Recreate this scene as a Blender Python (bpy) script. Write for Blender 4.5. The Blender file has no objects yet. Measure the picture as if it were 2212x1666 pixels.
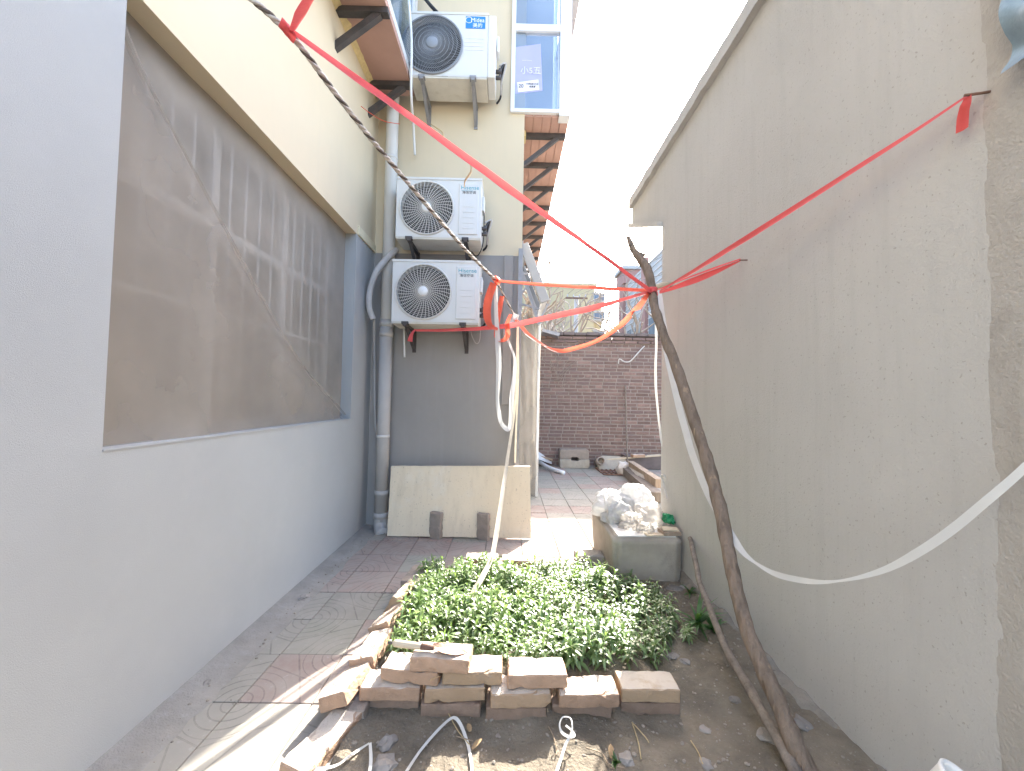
import bpy, bmesh, math, random
from mathutils import Vector, Matrix, noise, Euler

random.seed(7)
R = math.radians
SC = bpy.context.scene
COL = SC.collection

# ------------------------------------------------------------------ camera, sky, sun, exposure
CAM = Vector((0.0, 0.0, 1.28))
FPX = 846.0                       # focal length for a picture 2212 wide
PITCH, ROLL, YAW = R(1.96), R(1.1), R(0.5)
_f = Vector((math.sin(YAW) * math.cos(PITCH), math.cos(YAW) * math.cos(PITCH), math.sin(PITCH)))
_r0 = Vector((math.cos(YAW), -math.sin(YAW), 0))
_u0 = _r0.cross(_f)
_r = _r0 * math.cos(ROLL) + _u0 * math.sin(ROLL)
_u = _u0 * math.cos(ROLL) - _r0 * math.sin(ROLL)
cam_d = bpy.data.cameras.new('camera')
cam_d.sensor_width = 36.0
cam_d.lens = 36.0 * FPX / 2212.0
cam_d.clip_start = 0.02
cam_d.clip_end = 2000
cam = bpy.data.objects.new('camera', cam_d)
COL.objects.link(cam)
cam.matrix_world = Matrix((( _r.x, _u.x, -_f.x, CAM.x), (_r.y, _u.y, -_f.y, CAM.y), (_r.z, _u.z, -_f.z, CAM.z), (0, 0, 0, 1)))
SC.camera = cam

SUN_AZ, SUN_EL = R(26.5), R(34.5)
world = bpy.data.worlds.new('World')
SC.world = world
world.use_nodes = True
wn = world.node_tree
wn.nodes.clear()
w_out = wn.nodes.new('ShaderNodeOutputWorld')
w_bg = wn.nodes.new('ShaderNodeBackground')
w_sky = wn.nodes.new('ShaderNodeTexSky')
w_sky.sky_type = 'NISHITA'
w_sky.sun_disc = False
w_sky.sun_elevation = SUN_EL
w_sky.sun_rotation = SUN_AZ
w_sky.air_density = 1.0
w_sky.dust_density = 3.0
w_sky.ozone_density = 1.0
w_bg.inputs['Strength'].default_value = 0.15
wn.links.new(w_sky.outputs[0], w_bg.inputs[0])
wn.links.new(w_bg.outputs[0], w_out.inputs[0])
sun_d = bpy.data.lights.new('sun', 'SUN')
sun_d.energy = 2.9
sun_d.angle = R(0.5)
sun_d.color = (1.0, 0.95, 0.87)
sun = bpy.data.objects.new('sun', sun_d)
COL.objects.link(sun)
SUN_DIR = Vector((math.sin(SUN_AZ) * math.cos(SUN_EL), math.cos(SUN_AZ) * math.cos(SUN_EL), math.sin(SUN_EL)))
sun.rotation_euler = (-SUN_DIR).to_track_quat('-Z', 'Y').to_euler()
vs = SC.view_settings
vs.view_transform = 'Standard'
vs.look = 'None'
vs.exposure = 3.0
vs.gamma = 1.0
vs.use_curve_mapping = False
SC.cycles.max_bounces = 8
SC.cycles.diffuse_bounces = 5
SC.cycles.transparent_max_bounces = 16
SC.cycles.use_denoising = True

# ------------------------------------------------------------------ points from measurements of the view
def ray(px, py):
    return _f + _r * ((px - 1106.0) / FPX) - _u * ((py - 833.0) / FPX)
def at_y(px, py, y):
    d = ray(px, py); return CAM + d * ((y - CAM.y) / d.y)
def at_x(px, py, x):
    d = ray(px, py); return CAM + d * ((x - CAM.x) / d.x)
def at_z(px, py, z=0.0):
    d = ray(px, py); return CAM + d * ((z - CAM.z) / d.z)
def at_plane(px, py, p, n):
    d = ray(px, py); return CAM + d * ((p - CAM).dot(n) / d.dot(n))

# ------------------------------------------------------------------ mesh helpers
class MB:
    def __init__(self):
        self.v = []; self.f = []; self.sm = []
    def add(self, vs, fs, smooth=False):
        o = len(self.v)
        self.v += [Vector(p) for p in vs]
        self.f += [[i + o for i in f] for f in fs]
        self.sm += [smooth] * len(fs)
        return self
    def box(self, lo, hi, rot=None, origin=None):
        x0, y0, z0 = lo; x1, y1, z1 = hi
        vs = [Vector(p) for p in ((x0,y0,z0),(x1,y0,z0),(x1,y1,z0),(x0,y1,z0),(x0,y0,z1),(x1,y0,z1),(x1,y1,z1),(x0,y1,z1))]
        if rot is not None:
            o = Vector(origin) if origin is not None else Vector(((x0+x1)/2,(y0+y1)/2,(z0+z1)/2))
            m = Euler(rot).to_matrix()
            vs = [m @ (p - o) + o for p in vs]
        return self.add(vs, [(0,3,2,1),(4,5,6,7),(0,1,5,4),(1,2,6,5),(2,3,7,6),(3,0,4,7)])
    def bar(self, a, b, w, h, upv=(0,0,1)):
        a = Vector(a); b = Vector(b); d = (b - a).normalized()
        s = d.cross(Vector(upv))
        if s.length < 1e-4: s = d.cross(Vector((1,0,0)))
        s.normalize(); t = s.cross(d)
        vs = []
        for p in (a, b):
            for i, j in ((-1,-1),(1,-1),(1,1),(-1,1)):
                vs.append(p + s * (w/2*i) + t * (h/2*j))
        return self.add(vs, [(0,1,2,3),(7,6,5,4),(0,4,5,1),(1,5,6,2),(2,6,7,3),(3,7,4,0)])
    def tube(self, pts, rad, seg=8, cap=True, wob=0.0, wseed=0.0):
        pts = [Vector(p) for p in pts]
        n = len(pts)
        rads = rad if isinstance(rad, (list, tuple)) else [rad] * n
        prev = None; rings = []
        vs = []
        for i, p in enumerate(pts):
            d = (pts[min(i+1, n-1)] - pts[max(i-1, 0)])
            if d.length < 1e-9: d = Vector((0,0,1))
            d.normalize()
            if prev is None:
                s = d.cross(Vector((0,0,1)))
                if s.length < 0.05: s = d.cross(Vector((1,0,0)))
            else:
                s = prev - d * prev.dot(d)
            s.normalize(); prev = s
            t = d.cross(s)
            for k in range(seg):
                a = 2 * math.pi * k / seg
                r = rads[i]
                if wob:
                    r *= 1 + wob * noise.noise(Vector((math.cos(a)*1.3 + wseed, math.sin(a)*1.3, i*0.35)))
                vs.append(p + s * (math.cos(a) * r) + t * (math.sin(a) * r))
        fs = []
        for i in range(n-1):
            for k in range(seg):
                k2 = (k+1) % seg
                fs.append((i*seg+k, i*seg+k2, (i+1)*seg+k2, (i+1)*seg+k))
        if cap:
            fs.append(tuple(range(seg))[::-1]); fs.append(tuple((n-1)*seg+k for k in range(seg)))
        return self.add(vs, fs, True)
    def ribbon(self, pts, width, ref=(0,-1,0), twist=0.0, curl=0.0, thick=0.0):
        pts = [Vector(p) for p in pts]; n = len(pts)
        ws = width if isinstance(width, (list, tuple)) else [width] * n
        tw = twist if isinstance(twist, (list, tuple)) else [twist] * n
        vs = []; fs = []
        for i, p in enumerate(pts):
            d = (pts[min(i+1,n-1)] - pts[max(i-1,0)]).normalized()
            s = d.cross(Vector(ref))
            if s.length < 1e-4: s = d.cross(Vector((1,0,0)))
            s.normalize(); q = s.cross(d)
            c = s * math.cos(tw[i]) + q * math.sin(tw[i]); m = q * math.cos(tw[i]) - s * math.sin(tw[i])
            w = ws[i]
            vs += [p - c*(w/2) + m*(curl*w), p, p + c*(w/2) + m*(curl*w)]
        for i in range(n-1):
            a = i*3
            fs += [(a, a+1, a+4, a+3), (a+1, a+2, a+5, a+4)]
        return self.add(vs, fs, True)
    def lathe(self, prof, seg=24, mat=None):
        vs = []; fs = []
        for r, z in prof:
            for k in range(seg):
                a = 2*math.pi*k/seg
                vs.append(Vector((r*math.cos(a), r*math.sin(a), z)))
        for i in range(len(prof)-1):
            for k in range(seg):
                k2 = (k+1) % seg
                fs.append((i*seg+k, i*seg+k2, (i+1)*seg+k2, (i+1)*seg+k))
        if mat is not None: vs = [mat @ p for p in vs]
        return self.add(vs, fs, True)
    def prism(self, poly, axis, a, b):
        """poly: list of 2D points; axis 'x','y','z' extruded from a to b"""
        def mk(p, t):
            if axis == 'x': return (t, p[0], p[1])
            if axis == 'y': return (p[0], t, p[1])
            return (p[0], p[1], t)
        n = len(poly)
        vs = [mk(p, a) for p in poly] + [mk(p, b) for p in poly]
        fs = [tuple(range(n)), tuple(range(2*n-1, n-1, -1))]
        for i in range(n):
            j = (i+1) % n
            fs.append((i, i+n, j+n, j))
        return self.add(vs, fs)
    def mesh(self, name, mat=None, bevel=0.0, center=True, fix=True):
        me = bpy.data.meshes.new(name)
        me.from_pydata([tuple(p) for p in self.v], [], self.f)
        me.polygons.foreach_set('use_smooth', self.sm)
        if fix or bevel:
            bm = bmesh.new(); bm.from_mesh(me)
            bmesh.ops.recalc_face_normals(bm, faces=bm.faces)
            if bevel:
                es = [e for e in bm.edges if len(e.link_faces) == 2 and e.calc_face_angle(0) > 0.6]
                bmesh.ops.bevel(bm, geom=es, offset=bevel, segments=2, affect='EDGES', profile=0.6)
            bm.to_mesh(me); bm.free()
        if mat: me.materials.append(mat)
        me.update()
        return me
    def build(self, name, mat, parent=None, bevel=0.0, label=None, cat=None, group=None, kind=None, fix=True):
        return obj(name, self.mesh(name, mat, bevel, fix=fix), parent, label, cat, group, kind)

def obj(name, me, parent=None, label=None, cat=None, group=None, kind=None):
    o = bpy.data.objects.new(name, me)
    COL.objects.link(o)
    if parent is not None:
        o.parent = parent
        o.matrix_parent_inverse = parent.matrix_world.inverted() if not hasattr(parent, '_x') else Matrix()
    tag(o, label, cat, group, kind)
    return o
def tag(o, label=None, cat=None, group=None, kind=None):
    if label: o['label'] = label
    if cat: o['category'] = cat
    if group: o['group'] = group
    if kind: o['kind'] = kind
    return o
def thing(name, label, cat, loc=(0,0,0), group=None):
    o = bpy.data.objects.new(name, None)
    COL.objects.link(o)
    o.location = loc
    o.matrix_world = Matrix.Translation(Vector(loc))
    o.empty_display_size = 0.1
    return tag(o, label, cat, group)

def smooth_path(pts, sub=8):
    pts = [Vector(p) for p in pts]
    out = []
    n = len(pts)
    for i in range(n-1):
        p0 = pts[max(i-1,0)]; p1 = pts[i]; p2 = pts[i+1]; p3 = pts[min(i+2,n-1)]
        for k in range(sub):
            t = k/sub
            out.append(0.5*((2*p1) + (p2-p0)*t + (2*p0-5*p1+4*p2-p3)*t*t + (3*p1-p0-3*p2+p3)*t*t*t))
    out.append(pts[-1])
    return out
def lerp_list(vals, n):
    out = []
    m = len(vals)-1
    for i in range(n):
        t = i/(n-1)*m; k = min(int(t), m-1); f = t-k
        out.append(vals[k]*(1-f)+vals[k+1]*f)
    return out

# ------------------------------------------------------------------ materials
def new_mat(name):
    m = bpy.data.materials.new(name); m.use_nodes = True
    nt = m.node_tree; nt.nodes.clear()
    out = nt.nodes.new('ShaderNodeOutputMaterial')
    return m, nt, out
def N(nt, t, **kw):
    n = nt.nodes.new(t)
    for k, v in kw.items():
        if k in n.inputs: n.inputs[k].default_value = v
        else: setattr(n, k, v)
    return n
def rgb(c): return (c[0], c[1], c[2], 1.0)
def ramp(nt, stops):
    n = nt.nodes.new('ShaderNodeValToRGB')
    cr = n.color_ramp
    while len(cr.elements) < len(stops): cr.elements.new(0.5)
    for e, (p, c) in zip(cr.elements, stops):
        e.position = p
        e.color = rgb(c) if isinstance(c, (tuple, list)) else (c, c, c, 1)
    return n
def mixc(nt, fac, a, b, mode='MIX'):
    n = nt.nodes.new('ShaderNodeMix'); n.data_type = 'RGBA'; n.blend_type = mode
    for sock, val in ((0, fac), (6, a), (7, b)):
        if isinstance(val, bpy.types.NodeSocket): nt.links.new(val, n.inputs[sock])
        else: n.inputs[sock].default_value = val if sock == 0 else rgb(val)
    return n.outputs[2]
def math_n(nt, op, a, b=None, c=None):
    n = nt.nodes.new('ShaderNodeMath'); n.operation = op
    for i, v in enumerate((a, b, c)):
        if v is None: continue
        if isinstance(v, bpy.types.NodeSocket): nt.links.new(v, n.inputs[i])
        else: n.inputs[i].default_value = v
    return n.outputs[0]

def surf(name, base, var=0.12, scale=3.0, spots=None, spot_scale=12.0, spot_amt=0.5, rough=0.85, bump=0.15, bscale=120.0,
         bump2=0.0, b2scale=8.0, stretch=(1,1,1), objrand=0.0, randhue=None, spec=0.3, metal=0.0, streak=None, streak_amt=0.4, coords='Object', trans=0.0, speck=None, speck_scale=160, dust=None, fleck=None):
    """general procedural surface: noise tone + optional stain spots / streaks / upward dust, with bump"""
    m, nt, out = new_mat(name)
    tc = N(nt, 'ShaderNodeTexCoord')
    mp = N(nt, 'ShaderNodeMapping'); mp.inputs['Scale'].default_value = stretch
    nt.links.new(tc.outputs[coords], mp.inputs[0])
    vec = mp.outputs[0]
    oi = N(nt, 'ShaderNodeObjectInfo')
    if objrand:
        ad = N(nt, 'ShaderNodeVectorMath', operation='ADD')
        sc = N(nt, 'ShaderNodeVectorMath', operation='SCALE'); sc.inputs[0].default_value = (37, 71, 13)
        nt.links.new(oi.outputs['Random'], sc.inputs['Scale'])
        nt.links.new(vec, ad.inputs[0]); nt.links.new(sc.outputs[0], ad.inputs[1])
        vec = ad.outputs[0]
    n1 = N(nt, 'ShaderNodeTexNoise', Scale=scale, Detail=6.0, Roughness=0.6)
    nt.links.new(vec, n1.inputs['Vector'])
    lo = tuple(max(0, c*(1-var)) for c in base); hi = tuple(min(1, c*(1+var)) for c in base)
    r1 = ramp(nt, [(0.3, lo), (0.7, hi)])
    nt.links.new(n1.outputs[0], r1.inputs[0])
    col = r1.outputs[0]
    if objrand:
        hv = N(nt, 'ShaderNodeHueSaturation')
        v = math_n(nt, 'MULTIPLY_ADD', oi.outputs['Random'], objrand*2, 1-objrand)
        nt.links.new(v, hv.inputs['Value']); nt.links.new(col, hv.inputs['Color'])
        col = hv.outputs[0]
        if randhue:
            r7 = math_n(nt, 'FRACT', math_n(nt, 'MULTIPLY', oi.outputs['Random'], 7.31))
            rr = ramp(nt, [(0.45, 0.0), (1.0, 1.0)]); nt.links.new(r7, rr.inputs[0])
            col = mixc(nt, rr.outputs[0], col, randhue)
    if spots:
        n2 = N(nt, 'ShaderNodeTexNoise', Scale=spot_scale, Detail=8.0, Roughness=0.7)
        nt.links.new(vec, n2.inputs['Vector'])
        r2 = ramp(nt, [(0.55, 0.0), (0.75, spot_amt)]); nt.links.new(n2.outputs[0], r2.inputs[0])
        col = mixc(nt, r2.outputs[0], col, spots)
    if streak:
        mp2 = N(nt, 'ShaderNodeMapping'); mp2.inputs['Scale'].default_value = (9, 9, 0.7)
        nt.links.new(tc.outputs[coords], mp2.inputs[0])
        n3 = N(nt, 'ShaderNodeTexNoise', Scale=1.6, Detail=5.0, Roughness=0.65)
        nt.links.new(mp2.outputs[0], n3.inputs['Vector'])
        r3 = ramp(nt, [(0.5, 0.0), (0.78, streak_amt)]); nt.links.new(n3.outputs[0], r3.inputs[0])
        col = mixc(nt, r3.outputs[0], col, streak)
    if speck:
        n5 = N(nt, 'ShaderNodeTexNoise', Scale=speck_scale, Detail=2.0)
        nt.links.new(vec, n5.inputs['Vector'])
        r5 = ramp(nt, [(0.66, 0.0), (0.72, 0.7)]); nt.links.new(n5.outputs[0], r5.inputs[0])
        col = mixc(nt, r5.outputs[0], col, speck)
    if fleck:
        mp3 = N(nt, 'ShaderNodeMapping'); mp3.inputs['Scale'].default_value = (1, 1, 0.28)
        nt.links.new(tc.outputs[coords], mp3.inputs[0])
        n8 = N(nt, 'ShaderNodeTexVoronoi', Scale=13.0); n8.inputs['Randomness'].default_value = 1.0
        nt.links.new(mp3.outputs[0], n8.inputs['Vector'])
        n9 = N(nt, 'ShaderNodeTexNoise', Scale=2.3, Detail=2.0); nt.links.new(tc.outputs[coords], n9.inputs['Vector'])
        thr = math_n(nt, 'MULTIPLY', math_n(nt, 'SUBTRACT', n9.outputs[0], 0.42), 0.45)
        fk = math_n(nt, 'LESS_THAN', n8.outputs['Distance'], thr)
        sep = N(nt, 'ShaderNodeSeparateColor'); nt.links.new(n8.outputs['Color'], sep.inputs[0])
        fk = math_n(nt, 'MULTIPLY', fk, math_n(nt, 'GREATER_THAN', sep.outputs[0], 0.72))
        col = mixc(nt, math_n(nt, 'MULTIPLY', fk, 0.55), col, fleck)
    if dust:
        ge = N(nt, 'ShaderNodeNewGeometry'); sx = N(nt, 'ShaderNodeSeparateXYZ')
        nt.links.new(ge.outputs['True Normal'], sx.inputs[0])
        n6 = N(nt, 'ShaderNodeTexNoise', Scale=14.0, Detail=6.0); nt.links.new(vec, n6.inputs['Vector'])
        dd = math_n(nt, 'MULTIPLY', math_n(nt, 'SUBTRACT', sx.outputs[2], 0.72), n6.outputs[0])
        r6 = ramp(nt, [(0.05, 0.0), (0.13, 0.85)]); nt.links.new(dd, r6.inputs[0])
        col = mixc(nt, r6.outputs[0], col, dust)
    p = N(nt, 'ShaderNodeBsdfPrincipled')
    nt.links.new(col, p.inputs['Base Color'])
    p.inputs['Roughness'].default_value = rough
    p.inputs['Metallic'].default_value = metal
    p.inputs['Specular IOR Level'].default_value = spec
    last = None
    if bump:
        nb = N(nt, 'ShaderNodeTexNoise', Scale=bscale, Detail=4.0, Roughness=0.65); nt.links.new(vec, nb.inputs['Vector'])
        b = N(nt, 'ShaderNodeBump'); b.inputs['Strength'].default_value = bump; b.inputs['Distance'].default_value = 0.01
        nt.links.new(nb.outputs[0], b.inputs['Height']); last = b.outputs[0]
    if bump2:
        nb = N(nt, 'ShaderNodeTexNoise', Scale=b2scale, Detail=6.0); nt.links.new(vec, nb.inputs['Vector'])
        b = N(nt, 'ShaderNodeBump'); b.inputs['Strength'].default_value = bump2; b.inputs['Distance'].default_value = 0.03
        nt.links.new(nb.outputs[0], b.inputs['Height'])
        if last: nt.links.new(last, b.inputs['Normal'])
        last = b.outputs[0]
    if last: nt.links.new(last, p.inputs['Normal'])
    sh = p.outputs[0]
    if trans:
        t = N(nt, 'ShaderNodeBsdfTranslucent'); nt.links.new(col, t.inputs[0])
        mx = N(nt, 'ShaderNodeMixShader'); mx.inputs[0].default_value = trans
        nt.links.new(sh, mx.inputs[1]); nt.links.new(t.outputs[0], mx.inputs[2]); sh = mx.outputs[0]
    nt.links.new(sh, out.inputs[0])
    return m

def sheer(name, base, opacity, var=0.1, scale=6.0, trans=0.5, gloss=0.0, rough=0.4, stretch=(1,1,1), fiber=0.0, bump=0.0, bscale=20):
    """thin see-through film or net"""
    m, nt, out = new_mat(name)
    tc = N(nt, 'ShaderNodeTexCoord')
    mp = N(nt, 'ShaderNodeMapping'); mp.inputs['Scale'].default_value = stretch
    nt.links.new(tc.outputs['Object'], mp.inputs[0])
    n1 = N(nt, 'ShaderNodeTexNoise', Scale=scale, Detail=5.0); nt.links.new(mp.outputs[0], n1.inputs['Vector'])
    r1 = ramp(nt, [(0.3, tuple(c*(1-var) for c in base)), (0.7, tuple(min(1, c*(1+var)) for c in base))])
    nt.links.new(n1.outputs[0], r1.inputs[0])
    p = N(nt, 'ShaderNodeBsdfPrincipled'); nt.links.new(r1.outputs[0], p.inputs['Base Color'])
    p.inputs['Roughness'].default_value = rough
    p.inputs['Specular IOR Level'].default_value = gloss
    if bump:
        nb = N(nt, 'ShaderNodeTexNoise', Scale=bscale, Detail=4.0); nt.links.new(mp.outputs[0], nb.inputs['Vector'])
        b = N(nt, 'ShaderNodeBump'); b.inputs['Strength'].default_value = bump; b.inputs['Distance'].default_value = 0.02
        nt.links.new(nb.outputs[0], b.inputs['Height']); nt.links.new(b.outputs[0], p.inputs['Normal'])
    tl = N(nt, 'ShaderNodeBsdfTranslucent'); nt.links.new(r1.outputs[0], tl.inputs[0])
    m1 = N(nt, 'ShaderNodeMixShader'); m1.inputs[0].default_value = trans
    nt.links.new(p.outputs[0], m1.inputs[1]); nt.links.new(tl.outputs[0], m1.inputs[2])
    tr = N(nt, 'ShaderNodeBsdfTransparent')
    m2 = N(nt, 'ShaderNodeMixShader')
    nt.links.new(tr.outputs[0], m2.inputs[1]); nt.links.new(m1.outputs[0], m2.inputs[2])
    r2 = ramp(nt, [(0.25, max(0, opacity-fiber)), (0.75, min(1, opacity+fiber))])
    nt.links.new(n1.outputs[0], r2.inputs[0])
    nt.links.new(r2.outputs[0], m2.inputs[0])
    nt.links.new(m2.outputs[0], out.inputs[0])
    return m

def glass(name, tint, refl=0.2, rough=0.03):
    m, nt, out = new_mat(name)
    g = N(nt, 'ShaderNodeBsdfGlossy'); g.inputs['Roughness'].default_value = rough; g.inputs['Color'].default_value = (0.9, 0.95, 1, 1)
    t = N(nt, 'ShaderNodeBsdfTransparent'); t.inputs[0].default_value = rgb(tint)
    mx = N(nt, 'ShaderNodeMixShader'); mx.inputs[0].default_value = refl
    nt.links.new(t.outputs[0], mx.inputs[1]); nt.links.new(g.outputs[0], mx.inputs[2]); nt.links.new(mx.outputs[0], out.inputs[0])
    return m

M = {}
M['grey_stucco'] = surf('grey_stucco', (0.370, 0.380, 0.382), 0.06, 1.2, bump=0.3, bscale=420, bump2=0.05, b2scale=3, spots=(0.45,0.455,0.45), spot_scale=2.0, spot_amt=0.3)
M['grey_paint'] = surf('grey_paint', (0.30, 0.285, 0.27), 0.07, 1.5, bump=0.35, bscale=260, streak=(0.36,0.35,0.35), streak_amt=0.3)
M['yellow_paint'] = surf('yellow_paint', (0.62, 0.525, 0.375), 0.04, 1.0, bump=0.1, bscale=200, bump2=0.05, b2scale=3, streak=(0.5,0.45,0.35), streak_amt=0.18)
M['yellow_trim'] = surf('yellow_trim', (0.68, 0.61, 0.44), 0.05, 2.0, bump=0.1)
M['render_grey'] = surf('render_grey', (0.465, 0.45, 0.425), 0.07, 0.9, bump=0.4, bscale=150, bump2=0.12, b2scale=4, streak=(0.37,0.355,0.335), streak_amt=0.4, spots=(0.39,0.37,0.345), spot_scale=1.6, spot_amt=0.35, speck=(0.30,0.28,0.25), speck_scale=95, fleck=(0.72,0.70,0.66))
M['render_rough'] = surf('render_rough', (0.40, 0.375, 0.34), 0.12, 2.0, bump=0.6, bscale=90, bump2=0.25, b2scale=16, spots=(0.27,0.25,0.225), spot_scale=9, spot_amt=0.6)
M['skirt'] = surf('skirt', (0.24, 0.215, 0.18), 0.25, 7.0, bump=0.9, bscale=70, bump2=0.6, b2scale=18, spots=(0.15,0.13,0.10), spot_scale=9, spot_amt=0.7)
M['concrete'] = surf('concrete', (0.37, 0.33, 0.275), 0.18, 4.0, bump=0.5, bscale=110, bump2=0.25, b2scale=12, spots=(0.19,0.17,0.15), spot_scale=5, spot_amt=0.6)
M['white_inside'] = surf('white_inside', (0.7, 0.68, 0.64), 0.08, 5.0, bump=0.1)
M['soil'] = surf('soil', (0.18, 0.152, 0.115), 0.3, 5.0, bump=0.8, bscale=90, bump2=0.5, b2scale=30, spots=(0.25,0.215,0.17), spot_scale=14, spot_amt=0.6, rough=0.95, speck=(0.27,0.24,0.2), speck_scale=110)
M['bed_soil'] = surf('bed_soil', (0.13, 0.09, 0.06), 0.3, 8.0, bump=0.8, bscale=70, bump2=0.6, b2scale=30, rough=0.95)
M['sand_joint'] = surf('sand_joint', (0.20, 0.18, 0.16), 0.25, 12.0, bump=0.6, bscale=120)
M['dust_strip'] = surf('dust_strip', (0.27, 0.252, 0.228), 0.15, 6.0, bump=0.6, bscale=140, bump2=0.3, b2scale=20, spots=(0.36,0.35,0.34), spot_scale=16)
M['brick'] = surf('brick', (0.40, 0.265, 0.18), 0.14, 14.0, bump=0.5, bscale=130, bump2=0.25, b2scale=30, objrand=0.12, randhue=(0.39,0.28,0.175), spots=(0.25,0.21,0.18), spot_scale=16, spot_amt=0.5, dust=(0.60,0.53,0.45))
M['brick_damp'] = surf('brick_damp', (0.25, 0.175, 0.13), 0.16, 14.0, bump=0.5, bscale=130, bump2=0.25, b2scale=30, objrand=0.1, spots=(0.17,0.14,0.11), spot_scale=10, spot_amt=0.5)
M['brick_grey'] = surf('brick_grey', (0.30, 0.25, 0.21), 0.14, 14.0, bump=0.5, bscale=130, objrand=0.1, spots=(0.2,0.18,0.16), spot_scale=30, spot_amt=0.6)
M['wall_brick'] = surf('wall_brick', (0.21, 0.14, 0.118), 0.18, 10.0, bump=0.5, bscale=80, objrand=0.25, randhue=(0.165,0.115,0.105), spots=(0.13,0.1,0.095), spot_scale=9, spot_amt=0.6)
M['mortar'] = surf('mortar', (0.27, 0.23, 0.205), 0.15, 6.0, bump=0.6, bscale=60, spots=(0.15,0.13,0.12), spot_scale=1.5, spot_amt=0.55)
M['sooty'] = surf('sooty', (0.15, 0.125, 0.12), 0.2, 6.0, bump=0.5, bscale=60)
M['ac_white'] = surf('ac_white', (0.64, 0.64, 0.625), 0.03, 2.0, bump=0.02, bscale=40, rough=0.4, spec=0.5, streak=(0.52,0.48,0.42), streak_amt=0.25)
M['ac_under'] = surf('ac_under', (0.60, 0.57, 0.50), 0.1, 6.0, bump=0.05, rough=0.6, spots=(0.4,0.33,0.25), spot_scale=9, spot_amt=0.6)
M['ac_grille'] = surf('ac_grille', (0.68, 0.66, 0.62), 0.05, 5.0, bump=0, rough=0.5)
M['ac_grille_grey'] = surf('ac_grille_grey', (0.26, 0.28, 0.31), 0.05, 5.0, bump=0, rough=0.5)
M['ac_hub'] = surf('ac_hub', (0.78, 0.78, 0.77), 0.02, 5.0, bump=0, rough=0.4)
M['dark_inside'] = surf('dark_inside', (0.022, 0.022, 0.024), 0.1, 5.0, bump=0, rough=0.6)
M['fan_dark'] = surf('fan_dark', (0.04, 0.04, 0.043), 0.1, 5.0, bump=0, rough=0.5)
M['blue_badge'] = surf('blue_badge', (0.03, 0.22, 0.62), 0.03, 5.0, bump=0, rough=0.4)
M['white_print'] = surf('white_print', (0.85, 0.85, 0.85), 0.01, 5.0, bump=0)
M['teal_print'] = surf('teal_print', (0.08, 0.36, 0.45), 0.02, 5.0, bump=0)
M['dark_print'] = surf('dark_print', (0.06, 0.06, 0.065), 0.02, 5.0, bump=0)
M['pipe_white'] = surf('pipe_white', (0.62, 0.61, 0.59), 0.05, 3.0, bump=0.05, bscale=30, rough=0.5, streak=(0.42,0.40,0.37), streak_amt=0.35)
M['pipe_grey'] = surf('pipe_grey', (0.42, 0.40, 0.38), 0.08, 3.0, bump=0.15, bscale=90, rough=0.6, streak=(0.32,0.3,0.28), streak_amt=0.4)
M['hose'] = surf('hose', (0.45, 0.43, 0.42), 0.12, 14.0, bump=0.3, bscale=60, rough=0.7)
M['black_rubber'] = surf('black_rubber', (0.035, 0.035, 0.04), 0.1, 8.0, bump=0.1, rough=0.6)
M['steel_dark'] = surf('steel_dark', (0.075, 0.068, 0.068), 0.2, 8.0, bump=0.2, bscale=60, rough=0.6, spots=(0.14,0.09,0.07), spot_scale=14)
M['steel_grey'] = surf('steel_grey', (0.28, 0.28, 0.29), 0.12, 8.0, bump=0.15, rough=0.5, metal=0.3, spots=(0.2,0.15,0.12), spot_scale=12)
M['steel_rusty'] = surf('steel_rusty', (0.17, 0.10, 0.075), 0.25, 12.0, bump=0.4, rough=0.8)
M['soffit'] = surf('soffit', (0.46, 0.29, 0.24), 0.08, 3.0, bump=0.08, rough=0.6, spots=(0.45,0.3,0.25), spot_scale=5, spot_amt=0.3)
M['foam'] = surf('foam', (0.66, 0.53, 0.27), 0.12, 30.0, bump=0.6, bscale=60)
M['pvc_white'] = surf('pvc_white', (0.68, 0.69, 0.69), 0.03, 3.0, bump=0.02, rough=0.35, spec=0.5)
M['siding'] = surf('siding', (0.58, 0.54, 0.52), 0.05, 3.0, bump=0.05)
M['vent_shade_grey'] = surf('vent_shade_grey', (0.33, 0.33, 0.33), 0.05, 3.0, bump=0.03, rough=0.4)  # white stiles toned down, their shade put into the base colour
M['room'] = surf('room', (0.36, 0.37, 0.38), 0.1, 1.0, bump=0)
M['room_dark'] = surf('room_dark', (0.22, 0.21, 0.20), 0.15, 1.5, bump=0)
M['glass'] = glass('glass', (0.80, 0.85, 0.9), 0.10)
M['glass_dark'] = glass('glass_dark', (0.55, 0.55, 0.55), 0.03, 0.15)
M['carton'] = surf('carton', (0.60, 0.50, 0.78), 0.05, 4.0, bump=0.03, rough=0.5)
M['carton_paper'] = surf('carton_paper', (0.72, 0.71, 0.78), 0.03, 4.0, bump=0)
M['net'] = sheer('net', (0.44, 0.40, 0.35), 0.68, 0.08, 3.0, trans=0.3, fiber=0.06, stretch=(1,1,1))
M['net2'] = sheer('net2', (0.47, 0.42, 0.365), 0.42, 0.08, 2.0, trans=0.3, fiber=0.08)
M['film'] = sheer('film', (0.60, 0.56, 0.48), 0.40, 0.10, 4.0, trans=0.4, gloss=0.8, rough=0.2, fiber=0.12, stretch=(1.2,1.2,0.5), bump=0.5, bscale=7)
M['bag_white'] = sheer('bag_white', (0.62, 0.615, 0.60), 0.85, 0.08, 14.0, trans=0.3, gloss=0.5, rough=0.3, fiber=0.12, bump=0.9, bscale=16)
M['bag_clear'] = sheer('bag_clear', (0.60, 0.57, 0.53), 0.62, 0.06, 14.0, trans=0.45, gloss=0.6, rough=0.25, fiber=0.15, bump=0.5, bscale=24)
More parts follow.
